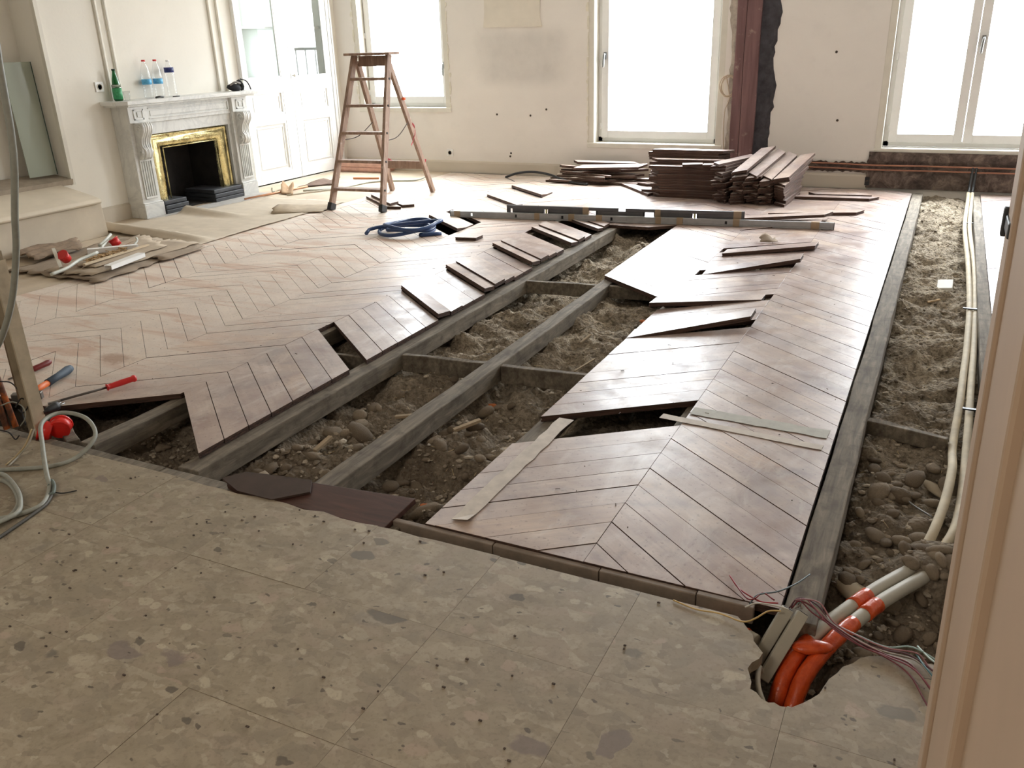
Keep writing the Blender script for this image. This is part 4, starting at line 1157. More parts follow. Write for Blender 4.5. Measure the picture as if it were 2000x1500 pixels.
def ribbon(pts, w, label):
    P = smooth_path([lad.matrix_basis @ Vector(p) for p in pts], 5); V = []
    for i, p in enumerate(P): V += [(p[0], p[1], p[2]-w/2), (p[0]+.004*math.sin(i), p[1]+.006*math.sin(i*.7), p[2]+w/2)]
    o = MB().add(V, [(2*i, 2*i+2, 2*i+3, 2*i+1) for i in range(len(P)-1)], 0, True).build('plastic_tape', M_PINK, origin=P[0])
    s = o.modifiers.new('solid', 'SOLIDIFY'); s.thickness = .0015; tag(o, label, 'tape'); return o
lad.matrix_basis = Matrix.Translation(lad.location) @ Matrix.Rotation(.075, 4, 'Z')
ribbon([(-.25, 1.02, .34), (-.12, .99, .30), (.03, .98, .285), (.16, .99, .31), (.22, 1.0, .33)], .028, 'pink plastic tape strung low between the back legs of the ladder')
ribbon([(.205, .80, .70), (.24, .79, .64), (.21, .80, .56), (.19, .78, .50)], .02, 'short pink tape tail tied to the ladder back leg near the window')
o = MB().lathe([(.0, -.014), (.018, -.008), (.018, .008), (0, .014)], (0, 0, 0), 10).build('tape_knot', plain('orange_tape', srgb(236,104,50), .5), loc=tuple(lad.matrix_basis @ Vector((.187, .70, .93)))); tag(o, 'orange tape knot on the back leg of the ladder', 'tape')

# ================================================================ blue hose
M_HOSE = plain('dark_blue_hose', srgb(44,70,116), .4, var=.15)
pts = []; c = np.array((-3.80, 5.73)); r0 = random.Random(3)
for t in np.linspace(0, 2*PI*3.15, 60):
    k = t/(2*PI); r = .225-.022*(k % 2)+.018*math.sin(1.7*t)
    pts.append((c[0]+r*math.cos(t-.4)*.95+.02*k, c[1]+r*math.sin(t-.4)*1.0, .014+.021*k+.012*math.sin(2.3*t)*min(1, k)))
pts[0] = (pts[0][0], pts[0][1], .014)
pts = [(-3.47, 5.74, .014), (-3.56, 5.66, .014)]+pts+[(-4.0, 5.62, .05), (-4.03, 5.52, .02)]
o = MB().tube(smooth_path(pts, 3), .0145, 10).build('hose', M_HOSE, origin=pts[0]); tag(o, 'coiled dark blue hose lying on the parquet', 'hose')

# ================================================================ spirit levels taped together
M_TAPE = plain('brown_packing_tape', srgb(158,138,112), .45, var=.1)
M_YEL = Mat('vial_fluid', .15); M_YEL.color(srgb(206,204,120)); M_YEL = M_YEL.m
M_LEV = plain('grey_anodised_aluminium', srgb(168,170,172), .4, .35, var=.12, scale=14)
M_LEV2 = plain('charcoal_level_body', srgb(96,96,98), .45, .2, var=.12, scale=14)
def level(a, b, z0, h, w, mat, label, holes, windows, tape, notch=()):
    a = np.array(a); b = np.array(b); L = float(np.hypot(*(b-a))); ang = math.atan2(b[1]-a[1], b[0]-a[0])
    e = empty('spirit_level', (a[0], a[1], z0), ang, label, 'level')
    # body with real openings: built as rails with webs between the windows
    t = h*.24; mb = MB()
    mb.bx(0, L, -w/2, w/2, 0, t); 
    cuts = sorted([(x*L-s/2, x*L+s/2) for x, s in windows]+[(x*L-.009, x*L+.009) for x in holes])
    nt = sorted([(x*L-.03, x*L+.03) for x in notch])
    x = 0
    for c0, c1 in nt+[(L, L)]: mb.bx(x, c0, -w/2, w/2, h-t, h); x = c1
    x = 0
    for c0, c1 in cuts+[(L, L)]: mb.bx(x, c0, -w*.32, w*.32, t, h-t); x = c1
    mb.build('body', mat, e, bevel=.0015)
    for k, (x, s) in enumerate(windows):
        if s < .06:
            v = MB(); v.tube([(x*L, 0, t), (x*L, 0, h-t)], w*.22, 8); v.build('vial', M_YEL, e)
            v = MB(); v.bx(x*L-s/2, x*L-s/2+.007, -w/2-.001, w/2+.001, t, h-t); v.bx(x*L+s/2-.007, x*L+s/2, -w/2-.001, w/2+.001, t, h-t); v.build('vial_frame', M_BLACK, e)
        else:
            v = MB(); v.bx(x*L-s/2, x*L-s/2+.012, -w/2-.001, w/2+.001, t, h-t); v.bx(x*L+s/2-.012, x*L+s/2, -w/2-.001, w/2+.001, t, h-t); v.build('grip', M_BLACK, e)
    for x, s in tape: MB().bx(x*L-s/2, x*L+s/2, -w/2-.0025, w/2+.0025, -.0008, h+.0015).build('tape_band', M_TAPE, e)
    MB().bx(-.004, 0, -w/2, w/2, 0, h).build('end_cap', M_BLACK, e); MB().bx(L, L+.004, -w/2, w/2, 0, h).build('end_cap', M_BLACK, e)
    return e
level((-3.772, 6.42), (-.68, 6.846), .003, .052, .026, M_LEV, 'long grey aluminium straightedge level with brown tape bands lying across the parquet',
      (.062, .19, .32, .453, .745), (), ((.02, .055), (.25, .045), (.345, .05), (.42, .05), (.575, .045), (.63, .05), (.77, .05), (.957, .06)))
level((-3.275, 6.53), (-1.345, 6.796), .003, .108, .028, M_LEV2, 'shorter charcoal spirit level with yellow vials taped behind the long straightedge',
      (.018,), ((.175, .05), (.375, .10), (.62, .10), (.805, .05)), ((.35, .05), (.655, .045), (.975, .06)), (.505,))

# ================================================================ loose planks and the stacks
M_PTOP = M_PARQ
def full_plank(var=0):
    L, w, k = .335, .053, .042
    return plank_shape(MB(), [(-L-k, -w), (L-k, -w), (L+k, w), (-L+k, w)] if var == 0 else [(-L+k, -w), (L+k, -w), (L-k, w), (-L-k, w)], .023).mesh('loose_plank', PM)
FULL = [full_plank(0), full_plank(1)]
def loose(loc, rot, label, group=None, var=0, sx=1.0, name='loose_plank', flip=False):
    o = link(name, FULL[var]); o.rotation_mode = 'XYZ'
    o.location = (loc[0], loc[1], loc[2]+(.0235 if not flip else 0)); o.rotation_euler = (rot[0]+(PI if flip else 0), rot[1], rot[2]); o.scale = (sx, 1, 1)
    return tag(o, label, 'plank', group)
r = random.Random(21)
ORD = 'topmost second third fourth fifth sixth seventh eighth ninth tenth eleventh twelfth thirteenth fourteenth fifteenth sixteenth seventeenth eighteenth'.split()
def nth(k, n, frm='the top'): return 'topmost plank' if (k == n-1 and frm == 'the top') else 'plank '+(ORD[n-1-k])+' from '+frm
G2 = 'planks stacked flat under the middle window'; L2_ = 'parquet plank lying edge-on in the long low stack under the middle window'
for row, (y, n, xs, lo) in enumerate(((7.925, 12, -2.07, 0), (8.045, 14, -2.10, 0), (8.165, 17, -2.15, 0))):
    for k in range(n):
        sh = .05 if (row == 1 and k < 7) else 0
        loose((xs+r.uniform(-.022, .022)-sh*1.6*(k % 2), y+r.uniform(-.008, .008), k*.0238+.001), (r.uniform(-.006, .006), r.uniform(-.008, .008), r.uniform(-.03, .03)+.02), nth(k, n)+' in the '+('front', 'middle', 'rear')[row]+' row of the long low stack', G2, r.randrange(2))
for x, y, a in ((-2.06, 7.905, .5), (-1.87, 7.915, .35)):
    o = loose((x, y, 12*.0238+.0035), (0, 0, a), 'pale offcut lying on the long low plank stack, '+('nearer the untidy heap' if x < -2 else 'nearer the fanned stack'), 'offcuts on the plank stack', 0, .28, 'offcut'); o['category'] = 'offcut'
G3 = 'planks in the fanned stack beside the timber post'; L3_ = 'parquet plank in the fanned stack whose ends face the room, by the red post'
cols = [(-1.70, 14, .30), (-1.575, 12, .22), (-1.458, 11, .20), (-1.341, 10, .18), (-1.226, 10, .16)]
for ci, (x, n, yaw) in enumerate(cols):
    for k in range(n):
        t = k/n; pitch = (.0 if ci == 0 else .24*t*t)
        a = PI/2-yaw*(.25+.75*t)+r.uniform(-.03, .03)
        d = Vector((math.cos(a), math.sin(a), 0))
        y = 8.06+r.uniform(-.03, .03)
        loose((x+r.uniform(-.012, .012)+(.04*t if ci else .02*t-.015), y, k*.0245+.001+.07*t*t*(ci > 0)), (r.uniform(-.02, .02), -pitch, a), nth(k, n)+', '+('first', 'second', 'third', 'fourth', 'fifth')[ci]+' column from the long stack, in the fanned stack', G3, r.randrange(2))
G1 = 'planks in the untidy heap by the black hose'; L1_ = 'dark-edged parquet plank in the untidy low heap between the two windows'
hp = [(-3.33, 8.45, .0, .10), (-3.10, 8.48, .0, -.12), (-3.42, 8.58, .0, .3), (-3.2, 8.62, 0, .05), (-3.0, 8.6, 0, -.3),
      (-3.36, 8.46, .026, -.22), (-3.12, 8.5, .026, .18), (-3.3, 8.6, .026, .08), (-3.02, 8.62, .026, -.1), (-3.4, 8.5, .052, -.35), (-3.15, 8.52, .052, .02), (-3.25, 8.63, .052, .22),
      (-3.35, 8.5, .078, -.28), (-3.12, 8.56, .078, .12), (-3.28, 8.6, .104, -.12), (-3.08, 8.58, .104, .3), (-3.32, 8.56, .130, -.06)]
for hi, (x, y, z, a) in enumerate(hp): loose((x, y, z+.001), (r.uniform(-.10, .06), r.uniform(-.05, .05), a), ('lowest' if hi == 0 else ORD[hi])+' plank counting up from the floor in the untidy heap', G1, r.randrange(2))
loose((-3.07, 8.50, .158), (.16, -.02, .20), 'pale-faced parquet plank tilted on top of the untidy heap between the windows', None, 0)
loose((-3.18, 8.66, .176), (.03, .0, .02), 'parquet plank lying level at the back of the untidy heap, against the wall', None, 1)
# single planks lying about
def two(a, b, z, label, pitch=0, roll=0, var=0, flip=False):
    c = ((a[0]+b[0])/2, (a[1]+b[1])/2); L = math.hypot(b[0]-a[0], b[1]-a[1])
    return loose((c[0], c[1], z+.001+abs(pitch)*L*.45), (roll, -pitch, math.atan2(b[1]-a[1], b[0]-a[0])), label, None, var, L/.70, flip=flip)
two((-1.17, 8.15), (-.49, 8.21), .001, 'longer of two dark-edged planks between the fanned stack and the trench')
two((-1.06, 8.325), (-.56, 8.38), .001, 'loose plank on the floor by the wall groove, just behind a longer one', var=1)
two((-1.23, 7.30), (-.54, 7.54), .001, 'loose plank with splintered end in front of the fanned stack')
two((-1.42, 7.02), (-.75, 7.21), .001, 'pale loose plank propped up at one end behind the straightedge level', .05)
two((-2.90, 8.47), (-2.44, 7.92), .001, 'pale loose plank lying slantwise between the heap and the long stack', 0, 0, 1)
two((-5.02, 7.03), (-4.46, 6.58), .001, 'lower of two loose planks lying through the ladder feet')
two((-5.00, 7.05), (-4.50, 6.65), .026, 'upper of two loose planks lying through the ladder feet', 0, 0, 1)
two((-4.57, 6.84), (-4.39, 6.71), .001, 'short plank offcut beside the ladder front foot')
two((-3.27, 5.66), (-3.10, 5.69), .001, 'small dark offcut of board near the blue hose')
c, Pq = local(R1poly(32), angR)
o = link('loose_plank', plank_shape(MB(), Pq).mesh('loose_plank', PM), None, (-.985, 5.985, .03), (0, -.02, angR-.05)); tag(o, 'loose plank with a grey stripe lying across the right panel by the paper scrap', 'plank')
o['label'] = 'loose plank lying over its gap on the ridged panel, by a paper scrap'
o = sheet('paper_scrap', [(-1.10, 6.20), (-.99, 6.26), (-1.02, 6.33), (-1.12, 6.27)], plain('grey_brown_paper', srgb(150,134,116), .9), 6, 5, lambda u, v: .01+.05*v*abs(math.sin(3*u+.5)), .06, .002, 4); tag(o, 'crumpled grey-brown paper scrap by the loose plank on the panel', 'paper')
# the dark stained board across the threshold gap
V = [(x, y, -.006+(y-1.888)*.13) for x, y in ((-2.09, 1.913), (-2.0, 1.887), (-1.42, 1.889), (-1.405, 2.058), (-1.80, 2.022), (-2.085, 1.975))]
e = empty('dark_board', (-1.8, 1.94, 0), 0, 'dark brown stained board lying tilted in the gap at the terrazzo edge', 'board')
M_DARKB = Mat('dark_brown_board', .5); _n = M_DARKB.noise(M_DARKB.mapping(M_DARKB.pos(), (3, 20, 20)), 2, 5, .6, .5); M_DARKB.color(M_DARKB.ramp(_n, [(.3, srgb(58,36,30)), (.7, srgb(92,60,50))])); M_DARKB = M_DARKB.m
P_ = [(p[0]+1.8, p[1]-1.94, p[2]) for p in V]
nrm = Vector((0, -.13, .99))*.02; n = 6
MB().add(P_+[tuple(Vector(p)-nrm) for p in P_], [tuple(range(n))]+[tuple(reversed(range(n, 2*n)))]+[((i+1) % n, i, n+i, n+(i+1) % n) for i in range(n)]).build('board', M_DARKB, e, bevel=.002)
V2 = [(x, y, -.003+(y-1.888)*.13) for x, y in ((-2.12, 1.925), (-2.01, 1.882), (-1.86, 1.882), (-1.76, 1.96), (-1.80, 2.02), (-2.06, 1.985))]
P_ = [(p[0]+1.8, p[1]-1.94, p[2]+.008) for p in V2]; n = 6
MB().add(P_+[tuple(Vector(p)-nrm*.4) for p in P_], [tuple(range(n))]+[tuple(reversed(range(n, 2*n)))]+[((i+1) % n, i, n+i, n+(i+1) % n) for i in range(n)]).build('overlapping_end', plain('grey_brown_board', srgb(66,50,42), .6, var=.2), e)
# masking strip stuck along the edge of the right panel and another across it
M_MASK = plain('whitish_worn_strip', srgb(204,194,182), .7, var=.14, scale=20)
M_BAND = plain('grey_worn_band', srgb(164,160,146), .6, var=.16, scale=14)
for nm, a, b, w, lab, sm in (('floor_strip', (-1.215, 2.01), (-1.205, 2.86), .062, 'whitish strip of old tape along the edge of the ridged parquet panel', M_MASK),
        ('floor_strip', F(1292,813)[:2], F(1606,876)[:2], .042, 'whitish strip of old tape across the ridged panel beyond the open gap', M_MASK),
        ('floor_strip', F(1352,803)[:2], F(1618,850)[:2], .075, 'grey-green worn band across the panel behind the whitish strip', M_BAND)):
    a = np.array(a); b = np.array(b); d = unit(np.append(b-a, 0))[:2]; q = np.array((-d[1], d[0]))*w/2; ns = 14; V = []
    for i in range(ns+1):
        p = a+(b-a)*i/ns; V += [(*(p-q*random.uniform(.85, 1.1)), .0022+(.012 if i == 0 and nm else 0)*(a[1] < 2.5)), (*(p+q*random.uniform(.85, 1.1)), .0022)]
    o = MB().add(V, [(2*i, 2*i+2, 2*i+3, 2*i+1)[::-1] for i in range(ns)]).build(nm, sm, origin=V[0]); s_ = o.modifiers.new('solid', 'SOLIDIFY'); s_.thickness = .0012; tag(o, lab, 'tape')

# ================================================================ black hose end by the heap
o = MB().tube(smooth_path([(-4.30, 8.55, .015), (-4.15, 8.53, .065), (-3.95, 8.5, .09), (-3.75, 8.47, .075), (-3.55, 8.42, .03), (-3.40, 8.36, .016), (-3.25, 8.32, .014)], 6), .013, 8).build('hose', M_BLACK, origin=(-4.3, 8.55, .015)); tag(o, 'black flexible pipe arching up off the floor beside the untidy plank heap', 'hose')
o = MB().tube([(-4.31, 8.55, .014), (-4.10, 8.36, .004)], .003, 6).build('wire', M_BLACK, origin=(-4.31, 8.55, .014)); tag(o, 'thin dark wire trailing from the black flexible pipe end', 'wire')

# ================================================================ floor covering in front of the hearth
M_LINO = plain('beige_felt_paper', srgb(200,187,168), .85, var=.07, scale=7, bump=.15)
def zmat(u, v):
    z = .004
    z += .075*math.exp(-((v-.035-.03*u)/.035)**2)*(1-u)**.35*(1 if u < .98 else .4)
    z += .065*math.exp(-((v-(.50+.02*u))/.035)**2)*max(0, 1-u/.62)**.6
    z += .006*math.sin(7*u+3*v)*math.sin(5*v)**2
    return max(.003, z)
o = sheet('floor_paper', [(-6.42, 4.93), (-5.10, 4.80), (-5.15, 6.75), (-6.12, 6.75)], M_LINO, 30, 60, zmat, .006, .003, 3); tag(o, 'beige felt paper with a rolled-up edge in front of the hearth', 'covering')
o = sheet('floor_paper', [(-5.42, 6.00), (-5.02, 6.25), (-5.12, 6.60), (-5.55, 6.30)], plain('grey_felt_scrap', srgb(172,156,134), .9, var=.15), 12, 10, lambda u, v: .008+.045*max(0, math.sin(5*u+1))*v*(1-v)*3+.05*(1-u)*v*.5, .03, .003, 9); tag(o, 'torn scrap of grey felt paper curling up by the ladder front foot', 'covering')

# ================================================================ the heap of cardboard and pipe ends by the bench
M_CARD = plain('dusty_cardboard', srgb(176,160,140), .9, var=.14, scale=8, bump=.2); M_CARD2 = plain('grey_cardboard', srgb(150,134,116), .9, var=.18, scale=8)
o = sheet('cardboard_sheet', [F(15,532), F(190,556), F(400,484), F(235,466)], M_CARD2, 22, 16, lambda u, v: .006+.012*abs(math.sin(6*u)), .025, .004, 11); tag(o, 'bottom sheet of grey cardboard lying by the bench under the pipe ends', 'cardboard')
o = sheet('cardboard_sheet', [F(90,538), F(175,548), F(385,482), F(270,468)], M_CARD, 22, 14, lambda u, v: .022+.012*abs(math.sin(5*u+1)), .025, .004, 12); tag(o, 'middle sheet of torn beige cardboard on the heap by the bench', 'cardboard')
o = sheet('cardboard_sheet', [F(150,532), F(190,535), F(330,492), F(280,474)], M_CARD, 16, 12, lambda u, v: .038+.01*abs(math.sin(7*u)), .03, .004, 13); tag(o, 'top sheet of pale cardboard under the white trunking pieces', 'cardboard')
o = sheet('cardboard_sheet', [F(285,512), F(318,514), F(398,487), F(360,484)], M_CARD2, 10, 6, lambda u, v: .012+.03*(1-v)*u*(1-u)*3, .08, .003, 14); tag(o, 'grey cardboard flap bent up at the heap edge towards the room', 'cardboard')
o = sheet('cardboard_sheet', [F(28,505), F(70,520), F(165,494), F(150,478)], plain('brown_torn_paper', srgb(140,120,100), .95, var=.3, scale=14), 16, 10, lambda u, v: .03+.03*abs(math.sin(9*u+4*v)), .035, .003, 15); tag(o, 'crumpled brown torn cardboard against the bench front', 'cardboard')
def trunk(a, b, za, zb, w, h, label, mat=M_PVC):
    a = F(*a, za); b = F(*b, zb); e = empty('cable_trunking', a, 0, label, 'trunking')
    A = np.array((0,0,0.)); B = np.array(b)-np.array(a); t = unit(B); s = unit(np.cross(t, (0,0,1))); u = np.cross(s, t)
    MB().bar(A, B, w, .004).build('base', mat, e)
    mb = MB()
    for k in (-1, 1): mb.bar(A+s*k*(w/2-.002)-u*h/2, B+s*k*(w/2-.002)-u*h/2, .004, h)
    mb.build('side_wall', mat, e)
trunk((170,487), (266,478), .075, .07, .05, .03, 'long white plastic trunking lying along the top of the cardboard heap')
trunk((210,519), (276,494), .075, .065, .055, .028, 'short white plastic trunking piece on the pale cardboard sheet')
trunk((250,480), (268,477), .06, .06, .04, .02, 'stub of white trunking behind the long white trunking')
trunk((104,485), (119,522), .16, .05, .022, .012, 'cream plastic strip standing upright against the red cap on the heap', M_OFFW)
def pipe(name, pts, r, mat, label, cat='pipe', group=None, n=8, sm=6):
    P = smooth_path(pts, sm) if len(pts) > 2 else pts
    o = MB().tube(P, r, n).build(name, mat, origin=tuple(P[0])); return tag(o, label, cat, group)
M_GPIPE = plain('pale_grey_conduit', srgb(200,202,192), .5, var=.06)
pipe('conduit', [F(100,536,.05), F(130,524,.055), F(155,508,.065), F(190,493,.08)], .012, M_GPIPE, 'bent pale grey conduit sticking out of the cardboard heap towards the room')
pipe('conduit', [F(194,480,.07), F(205,470,.09), F(216,458,.11)], .012, M_GPIPE, 'pale grey conduit end pointing at the bench corner')
pipe('conduit', [F(197,484,.07), F(212,470,.08), F(222,468,.09)], .010, M_GPIPE, 'second thinner conduit end beside the red cap near the bench')
pipe('conduit', [F(262,478,.06), F(268,470,.08), F(266,464,.10)], .008, M_GPIPE, 'short bent conduit end by the rolled felt paper edge')
o = MB().bar(F(164,517,.07), F(290,478,.06), .022, .012).build('wooden_lath', plain('pale_lath', srgb(206,188,160), .8, var=.1)); tag(o, 'thin pale wooden lath across the cardboard heap', 'lath')
def cap_(px, py, z, tilt, label):
    e = empty('plastic_cup', F(px, py, z), 0, label, 'cap'); e.rotation_euler = tilt
    MB().lathe([(.034, -.03), (.036, .03), (.030, .03), (.029, -.02), (0, -.02)], n=18).build('cup', M_RED, e)
    MB().lathe([(.039, .024), (.039, .031), (.034, .031)], n=18).build('rim', M_RED, e)
cap_(126, 502, .10, (.7, .3, 0), 'round red plastic cap leaning on the cream strip in the heap')
cap_(225, 473, .07, (.3, -.4, 0), 'red plastic cap half hidden behind the long white trunking')
mb = MB()
for k in range(130):
    t = rs.random(); px, py = 172+70*t+rs.uniform(-6, 6), 510-24*t+rs.uniform(-4, 4); p = np.array(F(px, py, .055+rs.uniform(0, .015))); a = rs.uniform(0, PI); d = np.array((math.cos(a), math.sin(a), rs.uniform(-.3,.3)))*rs.uniform(.008, .03)
    mb.bar(p-d, p+d, rs.uniform(.004, .012), .004)
o = mb.build('wood_chips', plain('yellow_wood_chips', srgb(176,146,104), .85, var=.35, scale=30)); tag(o, 'loose yellow wood chips strewn on the cardboard heap', 'chips', kind='stuff')

# ================================================================ tools on the parquet by the torn-out wall
M_ORNG = plain('orange_handle', srgb(226,112,46), .45, var=.1); M_BGRIP = plain('slate_blue_grip', srgb(66,82,98), .6, var=.15); M_STEEL = plain('dull_steel', srgb(112,108,104), .35, .9, var=.2)
a, b, c = np.array(F(265,738,.026)), np.array(F(208,757,.020)), np.array(F(118,782,.008))
e = empty('chisel', tuple(c), 0, 'long red-handled chisel lying on the parquet beside the notch', 'chisel')
ax = unit(a-b); pr_ = [(0, .011), (.02, .017), (.05, .013), (.12, .012), (.5, .014), (.85, .013), (.93, .017), (1, .014)]
MB().tube([tuple(b+(a-b)*t-c) for t, _ in pr_], [q for _, q in pr_], 10).build('handle', M_RED, e)
MB().tube([(0,0,0), tuple(b-c)], .0055, 8).build('shank', M_STEEL, e); MB().bar(unit(c-b)*.05, (0,0,0), .018, .004).build('blade', M_STEEL, e)
a, b, c = np.array(F(138,719,.024)), np.array(F(93,748,.024)), np.array(F(60,768,.024))
e = empty('hammer', tuple(c), 0, 'hammer with orange shaft and slate blue grip beside the wall batten', 'hammer')
MB().tube([tuple(a-c), tuple(a+(b-a)*.15-c), tuple(a+(b-a)*.6-c), tuple(b-c)], [.016, .021, .017, .018], 10).build('grip', M_BGRIP, e)
MB().tube([tuple(b-c), (0,0,0)], .0145, 8).build('shaft', M_ORNG, e)
h0, h1 = np.array(F(24,776,.024)), np.array(F(83,771,.024)); MB().bar(h0-c, h1-c, .032, .034).build('head', M_STEEL, e, bevel=.004)
a, b, c = np.array(F(99,706,.02)), np.array(F(63,722,.016)), np.array(F(16,741,.006))
e = empty('screwdriver', tuple(c), 0, 'dark red-handled screwdriver lying behind the hammer', 'screwdriver')
MB().tube([tuple(b+(a-b)*t-c) for t in (0, .1, .5, .85, 1)], [.010, .014, .013, .015, .010], 10).build('handle', plain('dark_red_handle', srgb(120,34,32), .45), e); MB().tube([(0,0,0), tuple(b-c)], .004, 6).build('shank', M_STEEL, e)

# ================================================================ remains of the torn-out partition at the left
M_STUD = plain('dusty_old_batten', srgb(142,128,106), .85, var=.16, scale=14, bump=.3)
e = empty('wall_batten', (-3.125, 1.955, 0), 0, 'broken upright wooden batten left from the removed partition', 'batten')
mb = MB(); V = []
for z, xl, xr in ((-.02, -.035, .02), (.30, -.04, .022), (.52, -.036, .02), (.66, -.030, .022), (.735, .0, .024)):
    V += [(xl, -.02, z), (xr, -.02, z), (xr, .02, z), (xl, .02, z)]
mb.add(V, [(i*4+k, i*4+(k+1) % 4, (i+1)*4+(k+1) % 4, (i+1)*4+k) for i in range(4) for k in range(4)]+[(16,17,18,19), (3,2,1,0)]); mb.build('post', M_STUD, e, bevel=.002)
mb = MB(); mb.bx(.017, .026, -.028, .025, -.02, .70); mb.build('torn_edge', plain('pale_torn_edge', srgb(186,172,148), .9, var=.2), e)
mb = MB().prism([(-.062, .12), (-.03, .08), (-.03, .50), (-.05, .50), (-.058, .475)], -.012, .012, M=Matrix(((1,0,0,0),(0,0,1,0),(0,1,0,0),(0,0,0,1)))); mb.build('splinter', plain('brown_split_wood', srgb(112,92,72), .9, var=.25), e)
M_RUST = Mat('rusty_flaking_iron', .8, .2); _n = M_RUST.noise(M_RUST.pos(), 18, 6, .65, .8); M_RUST.color(M_RUST.ramp(_n, [(.3, srgb(74,52,42)), (.5, srgb(120,80,60)), (.65, srgb(196,104,44)), (.8, srgb(150,128,108))])); M_RUST.bump(_n, .4, .004); M_RUST = M_RUST.m
b0 = np.array(F(14,838,.0)); pipe('iron_rod', [tuple(b0), tuple(b0+np.array((-.115,.03,.55)))], .013, M_RUST, 'rusty orange iron rod rising from the wall line at the picture edge', 'rod')
b0 = np.array(F(31,834,.0)); pipe('iron_rod', [tuple(b0), tuple(b0+np.array((-.085,.02,.30)))], .012, M_RUST, 'rusty iron rod beside the batten, darker than its neighbour', 'rod')
# red round flush boxes
def flush(px, py, z, rot, label):
    e = empty('flush_box', F(px, py, z), 0, label, 'box'); e.rotation_euler = rot
    MB().lathe([(.040, -.022), (.041, .022), (.037, .022), (.036, -.018), (0, -.018)], n=20).build('cup', M_REDT, e)
    MB().lathe([(.043, .016), (.044, .024), (.038, .024)], n=20).build('rim', M_REDT, e)
    MB().bx(-.048, -.036, -.008, .008, -.01, .016).build('lug', M_REDT, e)
M_REDT = plain('bright_red_plastic', srgb(222,44,36), .35, var=.1)
flush(90, 842, .0, (1.15, 0, -.9), 'round red flush box tipped on its side at the batten foot')
flush(118, 834, .004, (-1.35, 0, .7), 'second red flush box lying against the first at the batten foot')
# cables
M_GREY = plain('grey_cable_sheath', srgb(156,158,148), .5, var=.1, scale=40)
pipe('conduit', [(-2.47,1.74,2.94), (-2.48,1.745,2.2), (-2.50,1.75,1.62), (-2.525,1.75,1.46), (-2.538,1.75,1.369), (-2.555,1.75,1.20), (-2.582,1.75,1.079), (-2.65,1.76,.93), (-2.723,1.78,.794), (-2.85,1.80,.60), (-3.0,1.8,.42), (-3.2,1.8,.28)], .011, M_GREY, 'grey flexible conduit hanging down in front of the niche')
pipe('cable', [F(-60,922,.008), F(0,918,.008), F(95,911,.008), F(150,893,.008), F(186,852,.05), F(168,817,.09), F(120,806,.11), F(82,826,.11), F(83,870,.085), F(91,925,.04), F(97,953,.012), F(82,985,.01), F(40,1004,.008), F(0,1013,.008), F(-60,1018,.008)], .0082, M_GREY, 'thick grey cable looping up over the threshold beam by the batten', 'cable')
pipe('cable', [F(-40,942,.008), F(0,937,.008), F(25,952,.008), F(36,982,.008), F(22,1006,.010), F(0,1019,.012), F(-40,1030,.012)], .008, M_GREY, 'grey cable in a tight bend on the terrazzo at the picture edge', 'cable')
pipe('cable', [F(-40,928,.008), F(4,926,.022), F(30,950,.024), F(40,978,.024), F(30,1004,.024), F(-40,1036,.024)], .0075, M_GREY, 'second grey cable bend lying over its neighbour on the terrazzo', 'cable')
pipe('cable', [F(-20,1062,.006), F(20,1035,.006), F(62,1006,.006), F(92,982,.006), F(104,955,.010), F(98,940,.012)], .0055, plain('dark_grey_cable', srgb(86,84,78), .6), 'thin dark grey cable running from the tie across the terrazzo', 'cable')
pipe('cable', [F(96,950,.016), F(100,938,.022), F(106,948,.020), F(104,962,.014), F(96,966,.012)], .006, plain('teal_grey_tie', srgb(104,116,110), .6), 'greenish grey cable end tied round the thick cable', 'cable')
pipe('wire', [F(108,962,.006), F(125,963,.004), F(150,958,.004)], .0022, M_BLACK, 'thin dark tie wire trailing from the tied cables', 'wire')
for k, (dx, col) in enumerate((((0, 0), srgb(186,166,128)), ((5, 2), srgb(166,160,146)))):
    pipe('wire', [F(62+dx[0],838,.09), F(50+dx[0],868,.05), F(32+dx[0],890,.012), F(12+dx[0],908+dx[1],.006)], .003, plain('pair_wire', col, .6), ('yellowish' if k == 0 else 'pale grey')+' single wire running down from the batten to the terrazzo', 'wire')
for k, pts in enumerate(([F(0,745,.22), F(22,748,.20), F(40,770,.16), F(42,800,.08), F(50,830,.02)], [F(2,792,.12), F(25,785,.14), F(45,795,.12), F(50,815,.08), F(40,832,.02)], [F(30,795,.13), F(42,778,.15), F(55,790,.12), F(46,806,.10), F(36,800,.10)], [F(0,840,.05), F(18,845,.04), F(30,858,.01), F(38,850,.02)])):
    pipe('wire', pts, .0026, M_BLACK if k != 1 else M_GREY, ('dark thin wire curling from the rusty rods to the beam', 'grey thin wire arching beside the rusty rods', 'small loop of dark wire between the rods and batten', 'dark wire end curled on the terrazzo edge')[k], 'wire')
a, b = np.array(F(84,806,.075)), np.array(F(112,792,.075)); e = empty('plug', tuple(a), 0, 'black mains plug with metal pins resting by the batten', 'plug'); d = b-a
MB().tube([(0,0,0), tuple(d*.3), tuple(d*.8), tuple(d)], [.008, .013, .019, .018], 10).build('body', M_BLACK, e)
mb = MB(); s_ = unit(np.cross(d, (0,0,1)))*.009; 
for k in (-1, 1): mb.tube([tuple(d+s_*k), tuple(d*1.38+s_*k)], .003, 6)
mb.build('pin', M_METAL, e)

